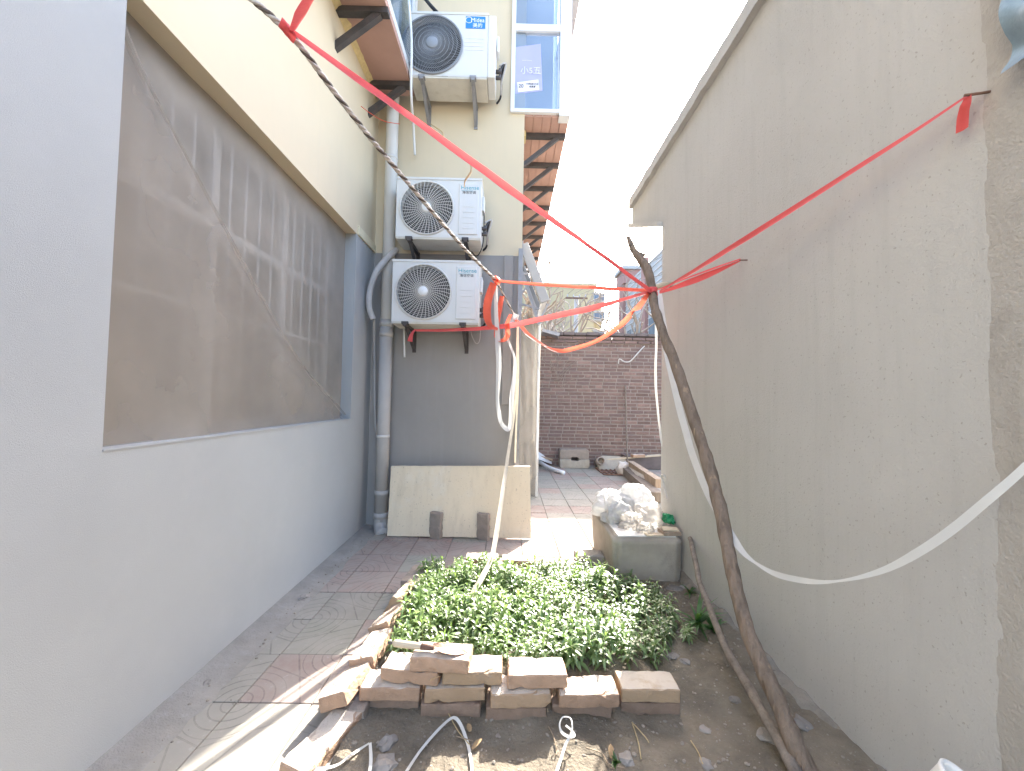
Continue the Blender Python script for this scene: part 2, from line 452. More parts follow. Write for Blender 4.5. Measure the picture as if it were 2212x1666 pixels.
M['bag_green'] = sheer('bag_green', (0.03, 0.36, 0.16), 0.9, 0.15, 20.0, trans=0.35, gloss=0.5, rough=0.3, bump=0.5, bscale=40)
M['bag_blue'] = surf('bag_blue', (0.22, 0.30, 0.36), 0.2, 9.0, bump=0.3, bscale=20, rough=0.4)
M['porch_panel'] = surf('porch_panel', (0.40, 0.365, 0.33), 0.1, 2.0, bump=0.1, streak=(0.3,0.27,0.24), streak_amt=0.4)
M['cloth_pale'] = surf('cloth_pale', (0.55, 0.51, 0.47), 0.12, 18.0, bump=0.4, bscale=40)
M['red_ribbon'] = surf('red_ribbon', (0.72, 0.11, 0.105), 0.10, 9.0, bump=0.25, bscale=60, rough=0.45, trans=0.35, stretch=(1,1,1))
M['orange_ribbon'] = surf('orange_ribbon', (0.80, 0.15, 0.09), 0.10, 9.0, bump=0.25, bscale=60, rough=0.45, trans=0.5)
M['white_strap'] = surf('white_strap', (0.63, 0.615, 0.58), 0.05, 9.0, bump=0.1, bscale=90, rough=0.5, trans=0.2)
M['tan_strap'] = surf('tan_strap', (0.58, 0.51, 0.40), 0.12, 14.0, bump=0.2, bscale=60, rough=0.6, trans=0.2, spots=(0.3,0.25,0.2), spot_scale=20)
M['rope_dark'] = surf('rope_dark', (0.15, 0.12, 0.10), 0.3, 60.0, bump=0.6, bscale=200)
M['rope_pale'] = surf('rope_pale', (0.58, 0.52, 0.45), 0.2, 60.0, bump=0.6, bscale=200)
M['straw'] = surf('straw', (0.46, 0.36, 0.2), 0.2, 20.0, bump=0.1)
M['bark'] = surf('bark', (0.22, 0.165, 0.125), 0.35, 9.0, bump=0.9, bscale=40, bump2=0.7, b2scale=18, stretch=(2.2,2.2,0.35), spots=(0.06,0.045,0.04), spot_scale=9, spot_amt=0.85, rough=0.9, speck=(0.4,0.29,0.19), speck_scale=16)
M['stick'] = surf('stick', (0.21, 0.175, 0.145), 0.3, 12.0, bump=0.8, bscale=40, stretch=(2,2,0.4), spots=(0.08,0.065,0.055), spot_scale=10, spot_amt=0.8)
M['wood_old'] = surf('wood_old', (0.36, 0.28, 0.21), 0.2, 6.0, bump=0.5, bscale=60, stretch=(6,1,1), spots=(0.2,0.15,0.12), spot_scale=9)
M['wood_pale'] = surf('wood_pale', (0.55, 0.46, 0.34), 0.12, 6.0, bump=0.2, bscale=60, stretch=(1,6,6))
M['board'] = surf('board', (0.72, 0.61, 0.45), 0.07, 1.8, bump=0.12, bscale=50, spots=(0.74,0.70,0.62), spot_scale=2.2, spot_amt=0.6, streak=(0.46,0.37,0.26), streak_amt=0.35, speck=(0.42,0.34,0.25), speck_scale=70)
M['rusty_blade'] = surf('rusty_blade', (0.33, 0.20, 0.14), 0.25, 30.0, bump=0.4, bscale=90, rough=0.6, metal=0.3, spots=(0.5,0.40,0.30), spot_scale=18, spot_amt=0.7)
M['stone'] = surf('stone', (0.24, 0.22, 0.20), 0.2, 20.0, bump=0.3, bscale=120, objrand=0.25)
M['gravel'] = surf('gravel', (0.27, 0.235, 0.195), 0.35, 14.0, bump=0.3, bscale=120)
M['dry_leaf'] = surf('dry_leaf', (0.36, 0.25, 0.14), 0.2, 20.0, bump=0.3, trans=0.2)
M['twig'] = surf('twig', (0.30, 0.23, 0.16), 0.2, 30.0, bump=0.3)
M['branch'] = surf('branch', (0.30, 0.255, 0.215), 0.2, 6.0, bump=0.3)
M['far_yellow'] = surf('far_yellow', (0.40, 0.345, 0.22), 0.04, 0.3, bump=0)
M['far_pale'] = surf('far_pale', (0.36, 0.355, 0.345), 0.05, 0.4, bump=0)
M['far_red'] = surf('far_red', (0.30, 0.175, 0.15), 0.08, 0.6, bump=0)
M['far_window'] = surf('far_window', (0.09, 0.13, 0.18), 0.1, 0.6, bump=0, rough=0.2, spec=0.6)
M['pole_concrete'] = surf('pole_concrete', (0.40, 0.36, 0.33), 0.1, 2.0, bump=0.1)
M['wire'] = surf('wire', (0.12, 0.12, 0.12), 0.1, 2.0, bump=0)
M['cup'] = surf('cup', (0.74, 0.72, 0.68), 0.05, 8.0, bump=0.1, rough=0.5)

def leaf_mat(name, base, tip):
    m, nt, out = new_mat(name)
    oi = N(nt, 'ShaderNodeObjectInfo')
    tc = N(nt, 'ShaderNodeTexCoord')
    sx = N(nt, 'ShaderNodeSeparateXYZ'); nt.links.new(tc.outputs['Object'], sx.inputs[0])
    n1 = N(nt, 'ShaderNodeTexNoise', Scale=18.0, Detail=3.0); nt.links.new(tc.outputs['Object'], n1.inputs['Vector'])
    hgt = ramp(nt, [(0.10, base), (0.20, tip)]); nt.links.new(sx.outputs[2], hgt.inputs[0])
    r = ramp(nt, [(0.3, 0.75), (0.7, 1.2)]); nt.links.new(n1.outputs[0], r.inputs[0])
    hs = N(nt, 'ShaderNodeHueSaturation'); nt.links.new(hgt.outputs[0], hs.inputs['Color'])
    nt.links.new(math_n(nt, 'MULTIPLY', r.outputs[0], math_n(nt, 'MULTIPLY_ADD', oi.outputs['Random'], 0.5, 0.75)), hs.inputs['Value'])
    p = N(nt, 'ShaderNodeBsdfPrincipled'); nt.links.new(hs.outputs[0], p.inputs['Base Color'])
    p.inputs['Roughness'].default_value = 0.34
    p.inputs['Specular IOR Level'].default_value = 0.9
    t = N(nt, 'ShaderNodeBsdfTranslucent')
    yl = mixc(nt, 0.55, hs.outputs[0], (0.22, 0.38, 0.03)); nt.links.new(yl, t.inputs[0])
    mx = N(nt, 'ShaderNodeMixShader'); mx.inputs[0].default_value = 0.38
    nt.links.new(p.outputs[0], mx.inputs[1]); nt.links.new(t.outputs[0], mx.inputs[2]); nt.links.new(mx.outputs[0], out.inputs[0])
    return m
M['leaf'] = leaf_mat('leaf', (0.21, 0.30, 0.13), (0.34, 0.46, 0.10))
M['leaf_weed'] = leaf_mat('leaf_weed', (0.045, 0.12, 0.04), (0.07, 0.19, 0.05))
M['stem'] = surf('stem', (0.17, 0.22, 0.07), 0.2, 20.0, bump=0)

def tile_mat():
    m, nt, out = new_mat('paving_tile')
    oi = N(nt, 'ShaderNodeObjectInfo'); tc = N(nt, 'ShaderNodeTexCoord')
    s = 0.305
    sx = N(nt, 'ShaderNodeSeparateXYZ'); nt.links.new(tc.outputs['Object'], sx.inputs[0])
    u = math_n(nt, 'MULTIPLY_ADD', sx.outputs[0], 1/s, 0.5); v = math_n(nt, 'MULTIPLY_ADD', sx.outputs[1], 1/s, 0.5)
    def dist(cx, cy):
        a = math_n(nt, 'SUBTRACT', u, cx); b = math_n(nt, 'SUBTRACT', v, cy)
        return math_n(nt, 'SQRT', math_n(nt, 'ADD', math_n(nt, 'MULTIPLY', a, a), math_n(nt, 'MULTIPLY', b, b)))
    r = math_n(nt, 'MINIMUM', dist(0, 0), dist(1, 1))
    ring = math_n(nt, 'ABSOLUTE', math_n(nt, 'SUBTRACT', math_n(nt, 'FRACT', math_n(nt, 'MULTIPLY_ADD', r, 1/0.135, 0.25)), 0.5))
    ring = math_n(nt, 'LESS_THAN', ring, 0.075)
    inside = math_n(nt, 'LESS_THAN', r, 0.575)
    g1 = math_n(nt, 'MULTIPLY', ring, inside)
    def line(x0, y0, x1, y1):
        L = math.hypot(x1-x0, y1-y0); nx, ny = (y1-y0)/L, -(x1-x0)/L
        d = math_n(nt, 'ADD', math_n(nt, 'MULTIPLY', u, nx), math_n(nt, 'MULTIPLY_ADD', v, ny, -(x0*nx+y0*ny)))
        return math_n(nt, 'LESS_THAN', math_n(nt, 'ABSOLUTE', d), 0.012)
    ln = math_n(nt, 'MAXIMUM', line(0.84, 0, 0.30, 1), line(0, 0.72, 1, 0.33))
    g2 = math_n(nt, 'MULTIPLY', ln, math_n(nt, 'GREATER_THAN', r, 0.50))
    groove = math_n(nt, 'MAXIMUM', g1, g2)
    ge = N(nt, 'ShaderNodeNewGeometry')
    n1 = N(nt, 'ShaderNodeTexNoise', Scale=7.0, Detail=8.0, Roughness=0.65); nt.links.new(ge.outputs['Position'], n1.inputs['Vector'])
    n2 = N(nt, 'ShaderNodeTexNoise', Scale=40.0, Detail=4.0); nt.links.new(ge.outputs['Position'], n2.inputs['Vector'])
    rr = ramp(nt, [(0.3, 0.12), (0.66, 0.78)]); nt.links.new(n1.outputs[0], rr.inputs[0])
    col = mixc(nt, rr.outputs[0], oi.outputs['Color'], (0.335, 0.305, 0.265))
    r2 = ramp(nt, [(0.62, 0.0), (0.72, 0.5)]); nt.links.new(n2.outputs[0], r2.inputs[0])
    col = mixc(nt, r2.outputs[0], col, (0.38, 0.355, 0.32))
    wear = ramp(nt, [(0.35, 1.0), (0.62, 0.25)]); nt.links.new(n1.outputs[0], wear.inputs[0])
    gw = math_n(nt, 'MULTIPLY', groove, wear.outputs[0])
    col = mixc(nt, math_n(nt, 'MULTIPLY', gw, 0.5), col, (0.10, 0.09, 0.085))
    p = N(nt, 'ShaderNodeBsdfPrincipled'); nt.links.new(col, p.inputs['Base Color']); p.inputs['Roughness'].default_value = 0.85
    p.inputs['Specular IOR Level'].default_value = 0.2
    hh = math_n(nt, 'SUBTRACT', math_n(nt, 'MULTIPLY', n2.outputs[0], 0.25), gw)
    b = N(nt, 'ShaderNodeBump'); b.inputs['Strength'].default_value = 0.6; b.inputs['Distance'].default_value = 0.006
    nt.links.new(hh, b.inputs['Height']); nt.links.new(b.outputs[0], p.inputs['Normal'])
    nt.links.new(p.outputs[0], out.inputs[0])
    return m
M['tile'] = tile_mat()

def text_mesh(body, size, mat, extr=0.0008):
    cu = bpy.data.curves.new('lettering', 'FONT')
    cu.body = body; cu.size = size; cu.extrude = extr; cu.align_x = 'LEFT'
    o = bpy.data.objects.new('lettering_tmp', cu); COL.objects.link(o)
    dg = bpy.context.evaluated_depsgraph_get()
    me = bpy.data.meshes.new_from_object(o.evaluated_get(dg))
    bpy.data.objects.remove(o); bpy.data.curves.remove(cu)
    me.name = 'lettering'
    me.materials.clear(); me.materials.append(mat)
    return me
def put_text(body, size, mat, loc, parent, name='lettering', face='-y', scale_x=1.0, bold=0.0):
    me = text_mesh(body, size, mat)
    o = bpy.data.objects.new(name, me); COL.objects.link(o)
    o.parent = parent; o.matrix_parent_inverse = parent.matrix_world.inverted()
    m = Matrix.Translation(Vector(loc)) @ Matrix.Rotation(R(90), 4, 'X') @ Matrix.Scale(scale_x, 4, (1,0,0))
    o.matrix_world = m
    return o

# ------------------------------------------------------------------ layout constants
XL = -1.37           # face of the left wall
RECX = XL - 0.085    # insect screen plane in the window recess
YF = 3.90            # face of the block that closes the left wall
XB = 0.11            # right edge of that block
XR = 1.25            # face of the right wall
YB = 7.70            # face of the far brick wall
ZY = 2.72            # where grey paint gives way to yellow

# ------------------------------------------------------------------ setting: ground, pavement, soil
g = MB(); g.box((-300, -60, -0.40), (300, 600, -0.10)); g.build('ground', M['soil'], kind='structure')
g = MB(); g.box((-1.42, -1.5, -0.10), (3.4, 7.75, -0.008))
pavement = g.build('pavement', M['sand_joint'], kind='structure')

# soil sheet in front of and beside the bed
def soil_h(x, y):
    h = 0.02 + 0.02*noise.noise(Vector((x*3, y*3, 0))) + 0.012*noise.noise(Vector((x*9, y*9, 3))) + 0.006*noise.noise(Vector((x*26, y*26, 7)))
    if x > 0.7: h += 0.06*min(1, (x-0.7)/0.5)*min(1, max(0, (3.3-y)/1.0))
    bx = min(1, max(0, (x+0.56)/0.06)) * min(1, max(0, (0.72-x)/0.12)); by = min(1, max(0, (y-1.72)/0.06))*min(1, max(0, (2.88-y)/0.06))
    h += 0.055*bx*by
    return h
g = MB()
nx, ny = 104, 130
X0, X1, Y0, Y1 = -0.60, 1.30, 0.2, 2.98
vv = []
for j in range(ny+1):
    for i in range(nx+1):
        x = X0+(X1-X0)*i/nx; y = Y0+(Y1-Y0)*j/ny
        z = soil_h(x, y)
        if i == 0 or j == ny: z = -0.03
        vv.append((x, y, z))
g.add(vv, [(j*(nx+1)+i, j*(nx+1)+i+1, (j+1)*(nx+1)+i+1, (j+1)*(nx+1)+i) for j in range(ny) for i in range(nx)], True)
soil = g.build('soil', M['soil'], kind='structure')

# dusty strip of cement along the left wall
g = MB()
vv = []; n = 90
for i in range(n+1):
    y = -1.0 + 4.95*i/n
    w = 0.16 + 0.035*noise.noise(Vector((y*3, 1, 0))) + 0.02*noise.noise(Vector((y*11, 5, 0)))
    vv += [(XL-0.02, y, 0.035), (XL+0.05, y, 0.018 + 0.006*noise.noise(Vector((y*9, 2, 2)))), (XL+w, y, 0.002), (XL+w+0.01, y, -0.02)]
fs = []
for i in range(n):
    for k in range(3):
        fs.append((i*4+k, i*4+k+1, (i+1)*4+k+1, (i+1)*4+k))
g.add(vv, fs, True)
g.build('cement_strip', M['dust_strip'], kind='structure')

# lumpy cement skirt along the foot of the right wall
g = MB()
vv = []; n = 110
for i in range(n+1):
    y = 0.3 + 2.5*i/n
    w = max(0.015, 0.10 + 0.09*noise.noise(Vector((y*2.6, 8, 0))) + 0.04*noise.noise(Vector((y*9, 5, 4))) - 0.05*max(0, y-1.9))
    hh = 0.055 + 0.035*noise.noise(Vector((y*6, 2, 9)))
    for k, t in enumerate((0, 0.35, 0.75, 1.0)):
        vv.append((XR+0.01 - w*t, y, hh*(1-t**2.2)*1.15 + 0.03 + 0.015*noise.noise(Vector((y*18, t*5, 1)))))
g.add(vv, [(i*4+k, i*4+k+1, (i+1)*4+k+1, (i+1)*4+k) for i in range(n) for k in range(3)], True)
g.build('cement_skirt', M['skirt'], kind='structure')

# paving tiles, each with ring grooves
TS = 0.31
tm = MB(); h = 0.1525
tm.box((-h, -h, -0.03), (h, h, 0.0))
tile_me = tm.mesh('tile', M['tile'], bevel=0.003)
GREEN = [(0.265,0.262,0.215), (0.255,0.245,0.21), (0.285,0.27,0.23)]
RED = [(0.295,0.20,0.17), (0.285,0.205,0.18), (0.31,0.23,0.20)]
rt = random.Random(3)
nt_count = 0
for j in range(-6, 21):
    for i in range(-1, 15):
        x = -1.10 + TS*i + TS/2; y = 1.677 + TS*j + TS/2
        if x > 3.1: continue
        if y > YB - 0.1: continue
        if x > XR + 0.1 and y < 3.1: continue
        if x - TS/2 > -0.66 and y + TS/2 < 2.95: continue
        if x < XB - 0.2 and y > 4.1: continue
        if y < 0.35: continue
        if x/y > 0.55 and y > 3.3 : continue
        o = bpy.data.objects.new('tile', tile_me); COL.objects.link(o)
        o.parent = pavement
        tilt = (rt.uniform(-0.006, 0.006), rt.uniform(-0.006, 0.006))
        rot = 0 if (i+j) % 2 == 0 else R(90)
        o.location = (x, y, rt.uniform(-0.002, 0.002)); o.rotation_euler = (tilt[0], tilt[1], rot)
        if j >= 3 and j <= 5: red = rt.random() < 0.85
        elif j > 5: red = rt.random() < 0.35
        else: red = (j == 0 and i >= 0) or (j == 1 and i >= 1)
        c = rt.choice(RED if red else GREEN)
        k = rt.uniform(0.92, 1.08)
        o.color = (c[0]*k, c[1]*k, c[2]*k, 1)

# ------------------------------------------------------------------ left building
lb = thing('left_building', 'yellow and grey rendered building with a net-covered window and overhanging bay windows', 'building', (XL, 2.0, 0))
wy0, wy1, wz0, wz1 = 1.345, 3.43, 1.076, 2.715
g = MB()
g.box((XL-0.3, -3.0, -0.05), (XL, YF, wz0))
g.box((XL-0.3, -3.0, wz0), (XL, wy0, wz1))
g.box((XL-0.3, wy1, wz0), (XL, YF, wz1))
g.build('side_wall', M['grey_stucco'], lb)
g = MB()
g.box((XL-0.3, -3.0, wz1), (XL, YF, 7.0))
g.build('upper_wall', M['yellow_paint'], lb)
g = MB(); g.box((XL+0.0, wy1+0.02, ZY-0.005), (XL+0.014, YF, ZY+0.075)); g.build('trim', M['yellow_trim'], lb)
g = MB(); g.box((XL, YF, -0.05), (XB, 9.6, ZY)); g.build('end_wall', M['grey_paint'], lb)
g = MB(); g.box((XL, YF, ZY), (XB, 9.6, 7.0)); g.build('upper_end_wall', M['yellow_paint'], lb)
# window in the recess
win = bpy.data.objects.new('window', None); COL.objects.link(win); win.parent = lb; win.matrix_parent_inverse = lb.matrix_world.inverted()
win.location = (0, 0, 0)
def wpart(mb, name, mat, **kw):
    o = mb.build(name, mat, **kw); o.parent = win; o.matrix_parent_inverse = lb.matrix_world.inverted(); return o
bpy.context.view_layer.update()
def child(o, parent):
    o.parent = parent; o.matrix_parent_inverse = parent.matrix_world.inverted(); return o
g = MB()
bx0 = XL-0.30
fw = 0.055
ymid = [wy0+0.04, wy0+0.72, wy0+1.38, wy1-0.04]
xg = XL-0.24
for yy in ymid: g.box((xg-0.03, yy-fw/2, wz0), (xg+0.03, yy+fw/2, wz1))
g.box((xg-0.03, wy0, wz0), (xg+0.03, wy1, wz0+fw)); g.box((xg-0.03, wy0, wz1-fw), (xg+0.03, wy1, wz1))
g.box((xg-0.03, wy0, wz0+1.06), (xg+0.03, wy1, wz0+1.06+fw))
child(g.build('frame', M['pvc_white']), win)
g = MB(); g.box((xg-0.012, wy0, wz0), (xg-0.006, wy1, wz1)); child(g.build('pane', M['glass_dark']), win)
g = MB()
g.add([(bx0-1.6, wy0-0.6, wz0-0.6), (bx0-1.6, wy1+2.6, wz0-0.6), (bx0-1.6, wy1+2.6, wz1+0.3), (bx0-1.6, wy0-0.6, wz1+0.3),
       (bx0-0.004, wy0-0.6, wz0-0.6), (bx0-0.004, wy1+2.6, wz0-0.6), (bx0-0.004, wy1+2.6, wz1+0.3), (bx0-0.004, wy0-0.6, wz1+0.3)], [(0,1,2,3),(0,4,5,1),(3,2,6,7),(0,3,7,4),(1,5,6,2)])
child(g.build('room', M['room_dark']), win)
ybar = wy0 + 0.12
while ybar < wy1:
    g = MB(); g.tube([(XL-0.15, ybar, wz0), (XL-0.15, ybar, wz1)], 0.006, 6); child(g.build('bar', M['pvc_white']), win)
    ybar += 0.125
for zz in (wz0+0.62, wz0+1.05):
    g = MB(); g.box((XL-0.158, wy0, zz-0.008), (XL-0.142, wy1, zz+0.008)); child(g.build('crossbar', M['pvc_white']), win)
# insect screen: whole opening, then the loose flap that hangs over the lower left half
def net_sheet(poly_fn, nu, nv, off, amp, seed, name, mat):
    g = MB(); vs = []
    for j in range(nv+1):
        for i in range(nu+1):
            y, z, drop = poly_fn(i/nu, j/nv)
            x = RECX + off + amp*noise.noise(Vector((y*2.5+seed, z*2.0, seed))) + drop
            vs.append((x, y, z))
    g.add(vs, [(j*(nu+1)+i, j*(nu+1)+i+1, (j+1)*(nu+1)+i+1, (j+1)*(nu+1)+i) for j in range(nv) for i in range(nu)], True)
    return child(g.build(name, mat), win)
net_sheet(lambda a, b: (wy0+0.0 + (wy1-wy0)*a, wz0+(wz1-wz0)*b, 0.0), 40, 30, -0.01, 0.012, 3.0, 'insect_screen', M['net'])
def flap(a, b):
    # triangle-like sheet: bottom edge full width, upper edge a diagonal from top left to bottom right with a sag
    y = wy0 + (wy1-wy0)*(0.01+0.97*a)
    ztop = wz1 - 0.03 - (wz1-wz0)*(0.96*a**0.82) - 0.05*math.sin(math.pi*a)
    z = wz0 + 0.004 + (ztop - wz0)*b
    return y, z, 0.02*(1-b) + 0.018*math.sin(9*a+5*b)*b
net_sheet(flap, 60, 30, 0.012, 0.02, 9.0, 'torn_screen', M['net2'])
def flap_hem(a, b):
    y, z, d = flap(a, 1.0)
    return y+0.05*b, z - 0.075*b*math.sin(math.pi*min(1, a*1.1+0.08)), d+0.012*math.sin(math.pi*b)
net_sheet(flap_hem, 60, 4, 0.02, 0.012, 9.0, 'screen_hem', M['net2'])
# sill
g = MB(); g.box((RECX-0.03, wy0, wz0-0.001), (XL+0.004, wy1, wz0+0.006)); child(g.build('sill', M['grey_stucco']), win)

# ---- bay on the left wall
bay1 = bpy.data.objects.new('bay_window', None); COL.objects.link(bay1); child(bay1, lb)
b1x, b1y0, b1y1, b1z = -0.985, 0.6, 3.78, 4.25
g = MB(); g.box((XL-0.02, b1y0, b1z), (b1x, b1y1, b1z+0.05)); child(g.build('soffit', M['soffit']), bay1)
g = MB()
g.box((XL, b1y0, b1z+0.05), (b1x+0.004, b1y1+0.004, b1z+0.12))
for yy in (b1y1-0.045, b1y1-1.2, b1y1-2.3): g.box((b1x-0.05, yy-0.045, b1z+0.12), (b1x+0.004, yy+0.045, 6.8))
g.box((XL, b1y1-0.06, b1z+0.12), (XL+0.05, b1y1+0.004, 6.8))
g.box((b1x-0.04, b1y0, 5.5), (b1x, b1y1-0.1, 5.56))
child(g.build('frame', M['pvc_white']), bay1)
g = MB(); g.box((b1x-0.03, b1y0, b1z+0.12), (b1x-0.022, b1y1-0.09, 6.8)); child(g.build('pane', M['glass']), bay1)
g = MB(); g.box((XL+0.05, b1y1-0.03, b1z+0.12), (b1x-0.05, b1y1-0.022, 6.8)); child(g.build('pane', M['glass']), bay1)
for yy in (3.62, 2.92, 2.2):
    g = MB()
    g.box((XL-0.03, yy-0.03, b1z-0.045), (b1x+0.01, yy+0.03, b1z-0.002))
    g.bar((b1x-0.06, yy, b1z-0.04), (XL-0.02, yy, b1z-0.32), 0.05, 0.045, (0,1,0))
    child(g.build('bracket', M['steel_dark']), bay1)
g = MB()
vs = []
for i in range(40):
    y = b1y1 - 1.6*i/39
    w = 0.025 + 0.02*abs(noise.noise(Vector((y*14, 0, 0))))
    vs += [(XL+0.001, y, b1z-0.03-w*0.4), (XL+w*0.8, y, b1z-0.012), (XL+w*1.6, y, b1z-0.0015)]
g.add(vs, [(i*3+k, i*3+k+1, i*3+k+4, i*3+k+3) for i in range(39) for k in range(2)], True)
child(g.build('foam_seam', M['foam']), bay1)

# ---- bay on the alley side of the end block
bay2 = bpy.data.objects.new('bay_window', None); COL.objects.link(bay2); child(bay2, lb)
b2x, b2y0, b2y1, b2z = 0.575, 3.90, 8.6, 4.17
npl = 5
for i in range(npl):
    xa = XB + (b2x-XB)*i/npl; xb = XB + (b2x-XB)*(i+1)/npl
    g = MB(); g.box((xa+0.003, b2y0+0.01, b2z), (xb-0.003, b2y1, b2z+0.03)); child(g.build('soffit_plank', M['soffit']), bay2)
g = MB(); g.box((XB, b2y0+0.03, b2z+0.012), (b2x-0.01, b2y1, b2z+0.05)); child(g.build('floor', M['soffit']), bay2)
for i in range(9):
    yy = 4.17 + 0.53*i
    g = MB()
    g.box((XB-0.02, yy-0.025, b2z-0.05), (b2x-0.01, yy+0.025, b2z-0.002))
    g.bar((b2x-0.09, yy, b2z-0.04), (XB-0.01, yy, b2z-0.36), 0.04, 0.04, (0,1,0))
    child(g.build('bracket', M['steel_dark']), bay2)
    g = MB(); g.box((XB-0.002, yy-0.07, b2z-0.09+0.02), (XB+0.025, yy+0.07, b2z-0.005)); 
    child(g.build('foam_patch', M['foam'], bevel=0.01), bay2)
wxl = -0.035
yw = b2y0-0.012
g = MB()
g.box((wxl, yw-0.02, b2z+0.02), (wxl+0.04, yw+0.04, 6.8))
g.box((b2x-0.115, yw-0.024, b2z-0.012), (b2x, yw+0.09, 6.8))
g.box((wxl+0.04, yw-0.02, b2z+0.02), (b2x-0.115, yw+0.04, b2z+0.055))
g.box((wxl+0.04, yw-0.02, 5.04), (b2x-0.115, yw+0.04, 5.11))
for yy in (5.2, 6.4, 7.6): g.box((b2x-0.05, yy-0.04, b2z+0.05), (b2x, yy+0.04, 6.8))
child(g.build('frame', M['pvc_white']), bay2)
g = MB(); g.box((wxl+0.04, yw+0.005, b2z+0.055), (b2x-0.115, yw+0.011, 5.04)); child(g.build('pane', M['glass']), bay2)
g = MB(); g.box((wxl+0.04, yw+0.005, 5.11), (b2x-0.115, yw+0.011, 6.8)); child(g.build('pane', M['glass']), bay2)
g = MB(); g.box((b2x-0.02, b2y0+0.09, b2z+0.05), (b2x-0.012, b2y1, 6.8)); child(g.build('pane', M['glass']), bay2)
g = MB()
g.box((XB+0.002, b2y0+0.05, b2z+0.05), (XB+0.012, b2y1, 6.8)); g.box((XB, 5.1, b2z+0.05), (b2x-0.06, 5.12, 6.8))
child(g.build('room', M['room']), bay2)
g = MB()
g.box((wxl+0.005, yw+0.042, b2z+0.05), (XB-0.001, yw+0.05, 6.8)) if False else g.box((wxl+0.005, b2y0-0.004, b2z+0.03), (XB-0.002, b2y0-0.001, 6.8))
child(g.build('room', M['room']), bay2)
# roof edge above
for i in range(7):
    g = MB(); ya = 3.98+0.62*i
    g.box((b2x-0.02, ya, 5.9), (b2x+0.16, ya+0.61, 5.93)); child(g.build('eave_panel', M['siding']), bay2)

# carton standing inside the bay window
p0 = at_y(1110, 198, 3.915)
carton = thing('carton', 'lilac printed carton standing behind the upper window pane', 'carton', p0)
a, b, c, d = [at_y(*q, yy) for q, yy in (((1113, 203), 3.897), ((1172, 196), 3.897), ((1168, 95), 3.897), ((1111, 103), 3.897))]
g = MB(); dy = Vector((0, 0.004, 0))
g.add([a-dy*0.5, b-dy*0.5, c-dy*0.5, d-dy*0.5, a+dy*0.5, b+dy*0.5, c+dy*0.5, d+dy*0.5], [(0,1,2,3),(7,6,5,4),(0,4,5,1),(1,5,6,2),(2,6,7,3),(3,7,4,0)])
child(g.build('box', M['carton']), carton)
g = MB(); q = [at_y(*w, 3.892) for w in ((1119, 200), (1165, 194), (1163, 172), (1117, 178))]
g.add(q, [(0,1,2,3)]); child(g.build('paper_label', M['carton_paper']), carton)
for txt, sz, (tx, ty), mt in (('20', 0.052, (1120, 189), 'dark_print'), ('小时达订日', 0.026, (1136, 183), 'dark_print'), ('有真事', 0.022, (1143, 189), 'dark_print'),
                              ('小5五', 0.085, (1124, 158), 'carton_paper'), ('一一一一一', 0.02, (1128, 132), 'white_print')):
    put_text(txt, sz, M[mt], at_y(tx, ty, 3.8895), carton)

# raised vertical duct and steel post at the corner of the block, storm porch covered in film behind it
g = MB(); lo = at_y(1083, 874, YF); hi = at_y(1112, 548, YF)
g.box((lo.x, YF-0.028, lo.z), (hi.x-0.012, YF, hi.z-0.03)); child(g.build('duct', M['grey_paint'], bevel=0.004), lb)
g = MB(); g.box((XB-0.035, YF-0.05, 0.0), (XB+0.004, YF-0.012, 2.78)); g.box((XB-0.07, YF-0.047, 1.62), (XB-0.035, YF-0.030, 1.66)); g.box((XB-0.07, YF-0.047, 1.1), (XB-0.035, YF-0.030, 1.13))
child(g.build('steel_post', M['steel_grey']), lb)

porch = thing('porch', 'narrow doorway porch wrapped in crinkled see-through plastic film', 'porch', (XB, 5.2, 0))
px0, px1, py0, py1, pz1 = XB+0.01, 0.415, 5.2, 6.6, 2.30
for (xa, ya) in ((px0+0.02, py0), (px1-0.02, py0), (px1-0.02, py1)):
    g = MB(); g.box((xa-0.015, ya-0.015, 0), (xa+0.015, ya+0.015, pz1)); child(g.build('post', M['pvc_white']), porch)
g = MB(); g.box((px0, py0-0.015, pz1), (px1, py1, pz1+0.025)); child(g.build('roof', M['steel_grey']), porch)
g = MB(); vs = []; nu, nv = 14, 50
for j in range(nv+1):
    for i in range(nu+1):
        x = px0 + (px1-px0)*i/nu; z = pz1*j/nv
        y = py0 - 0.02 + 0.035*noise.noise(Vector((x*14, z*2.2, 4))) + 0.012*math.sin(x*60+z*3)
        vs.append((x, y, z))
g.add(vs, [(j*(nu+1)+i, j*(nu+1)+i+1, (j+1)*(nu+1)+i+1, (j+1)*(nu+1)+i) for j in range(nv) for i in range(nu)], True)
child(g.build('film', M['film']), porch)
g = MB(); g.box((px0, py0+0.09, 0), (px1-0.03, py0+0.11, pz1)); child(g.build('panel', M['porch_panel']), porch)
g = MB(); g.box((px1-0.012, py0, 0), (px1-0.004, py1, pz1)); child(g.build('side_panel', M['film']), porch)

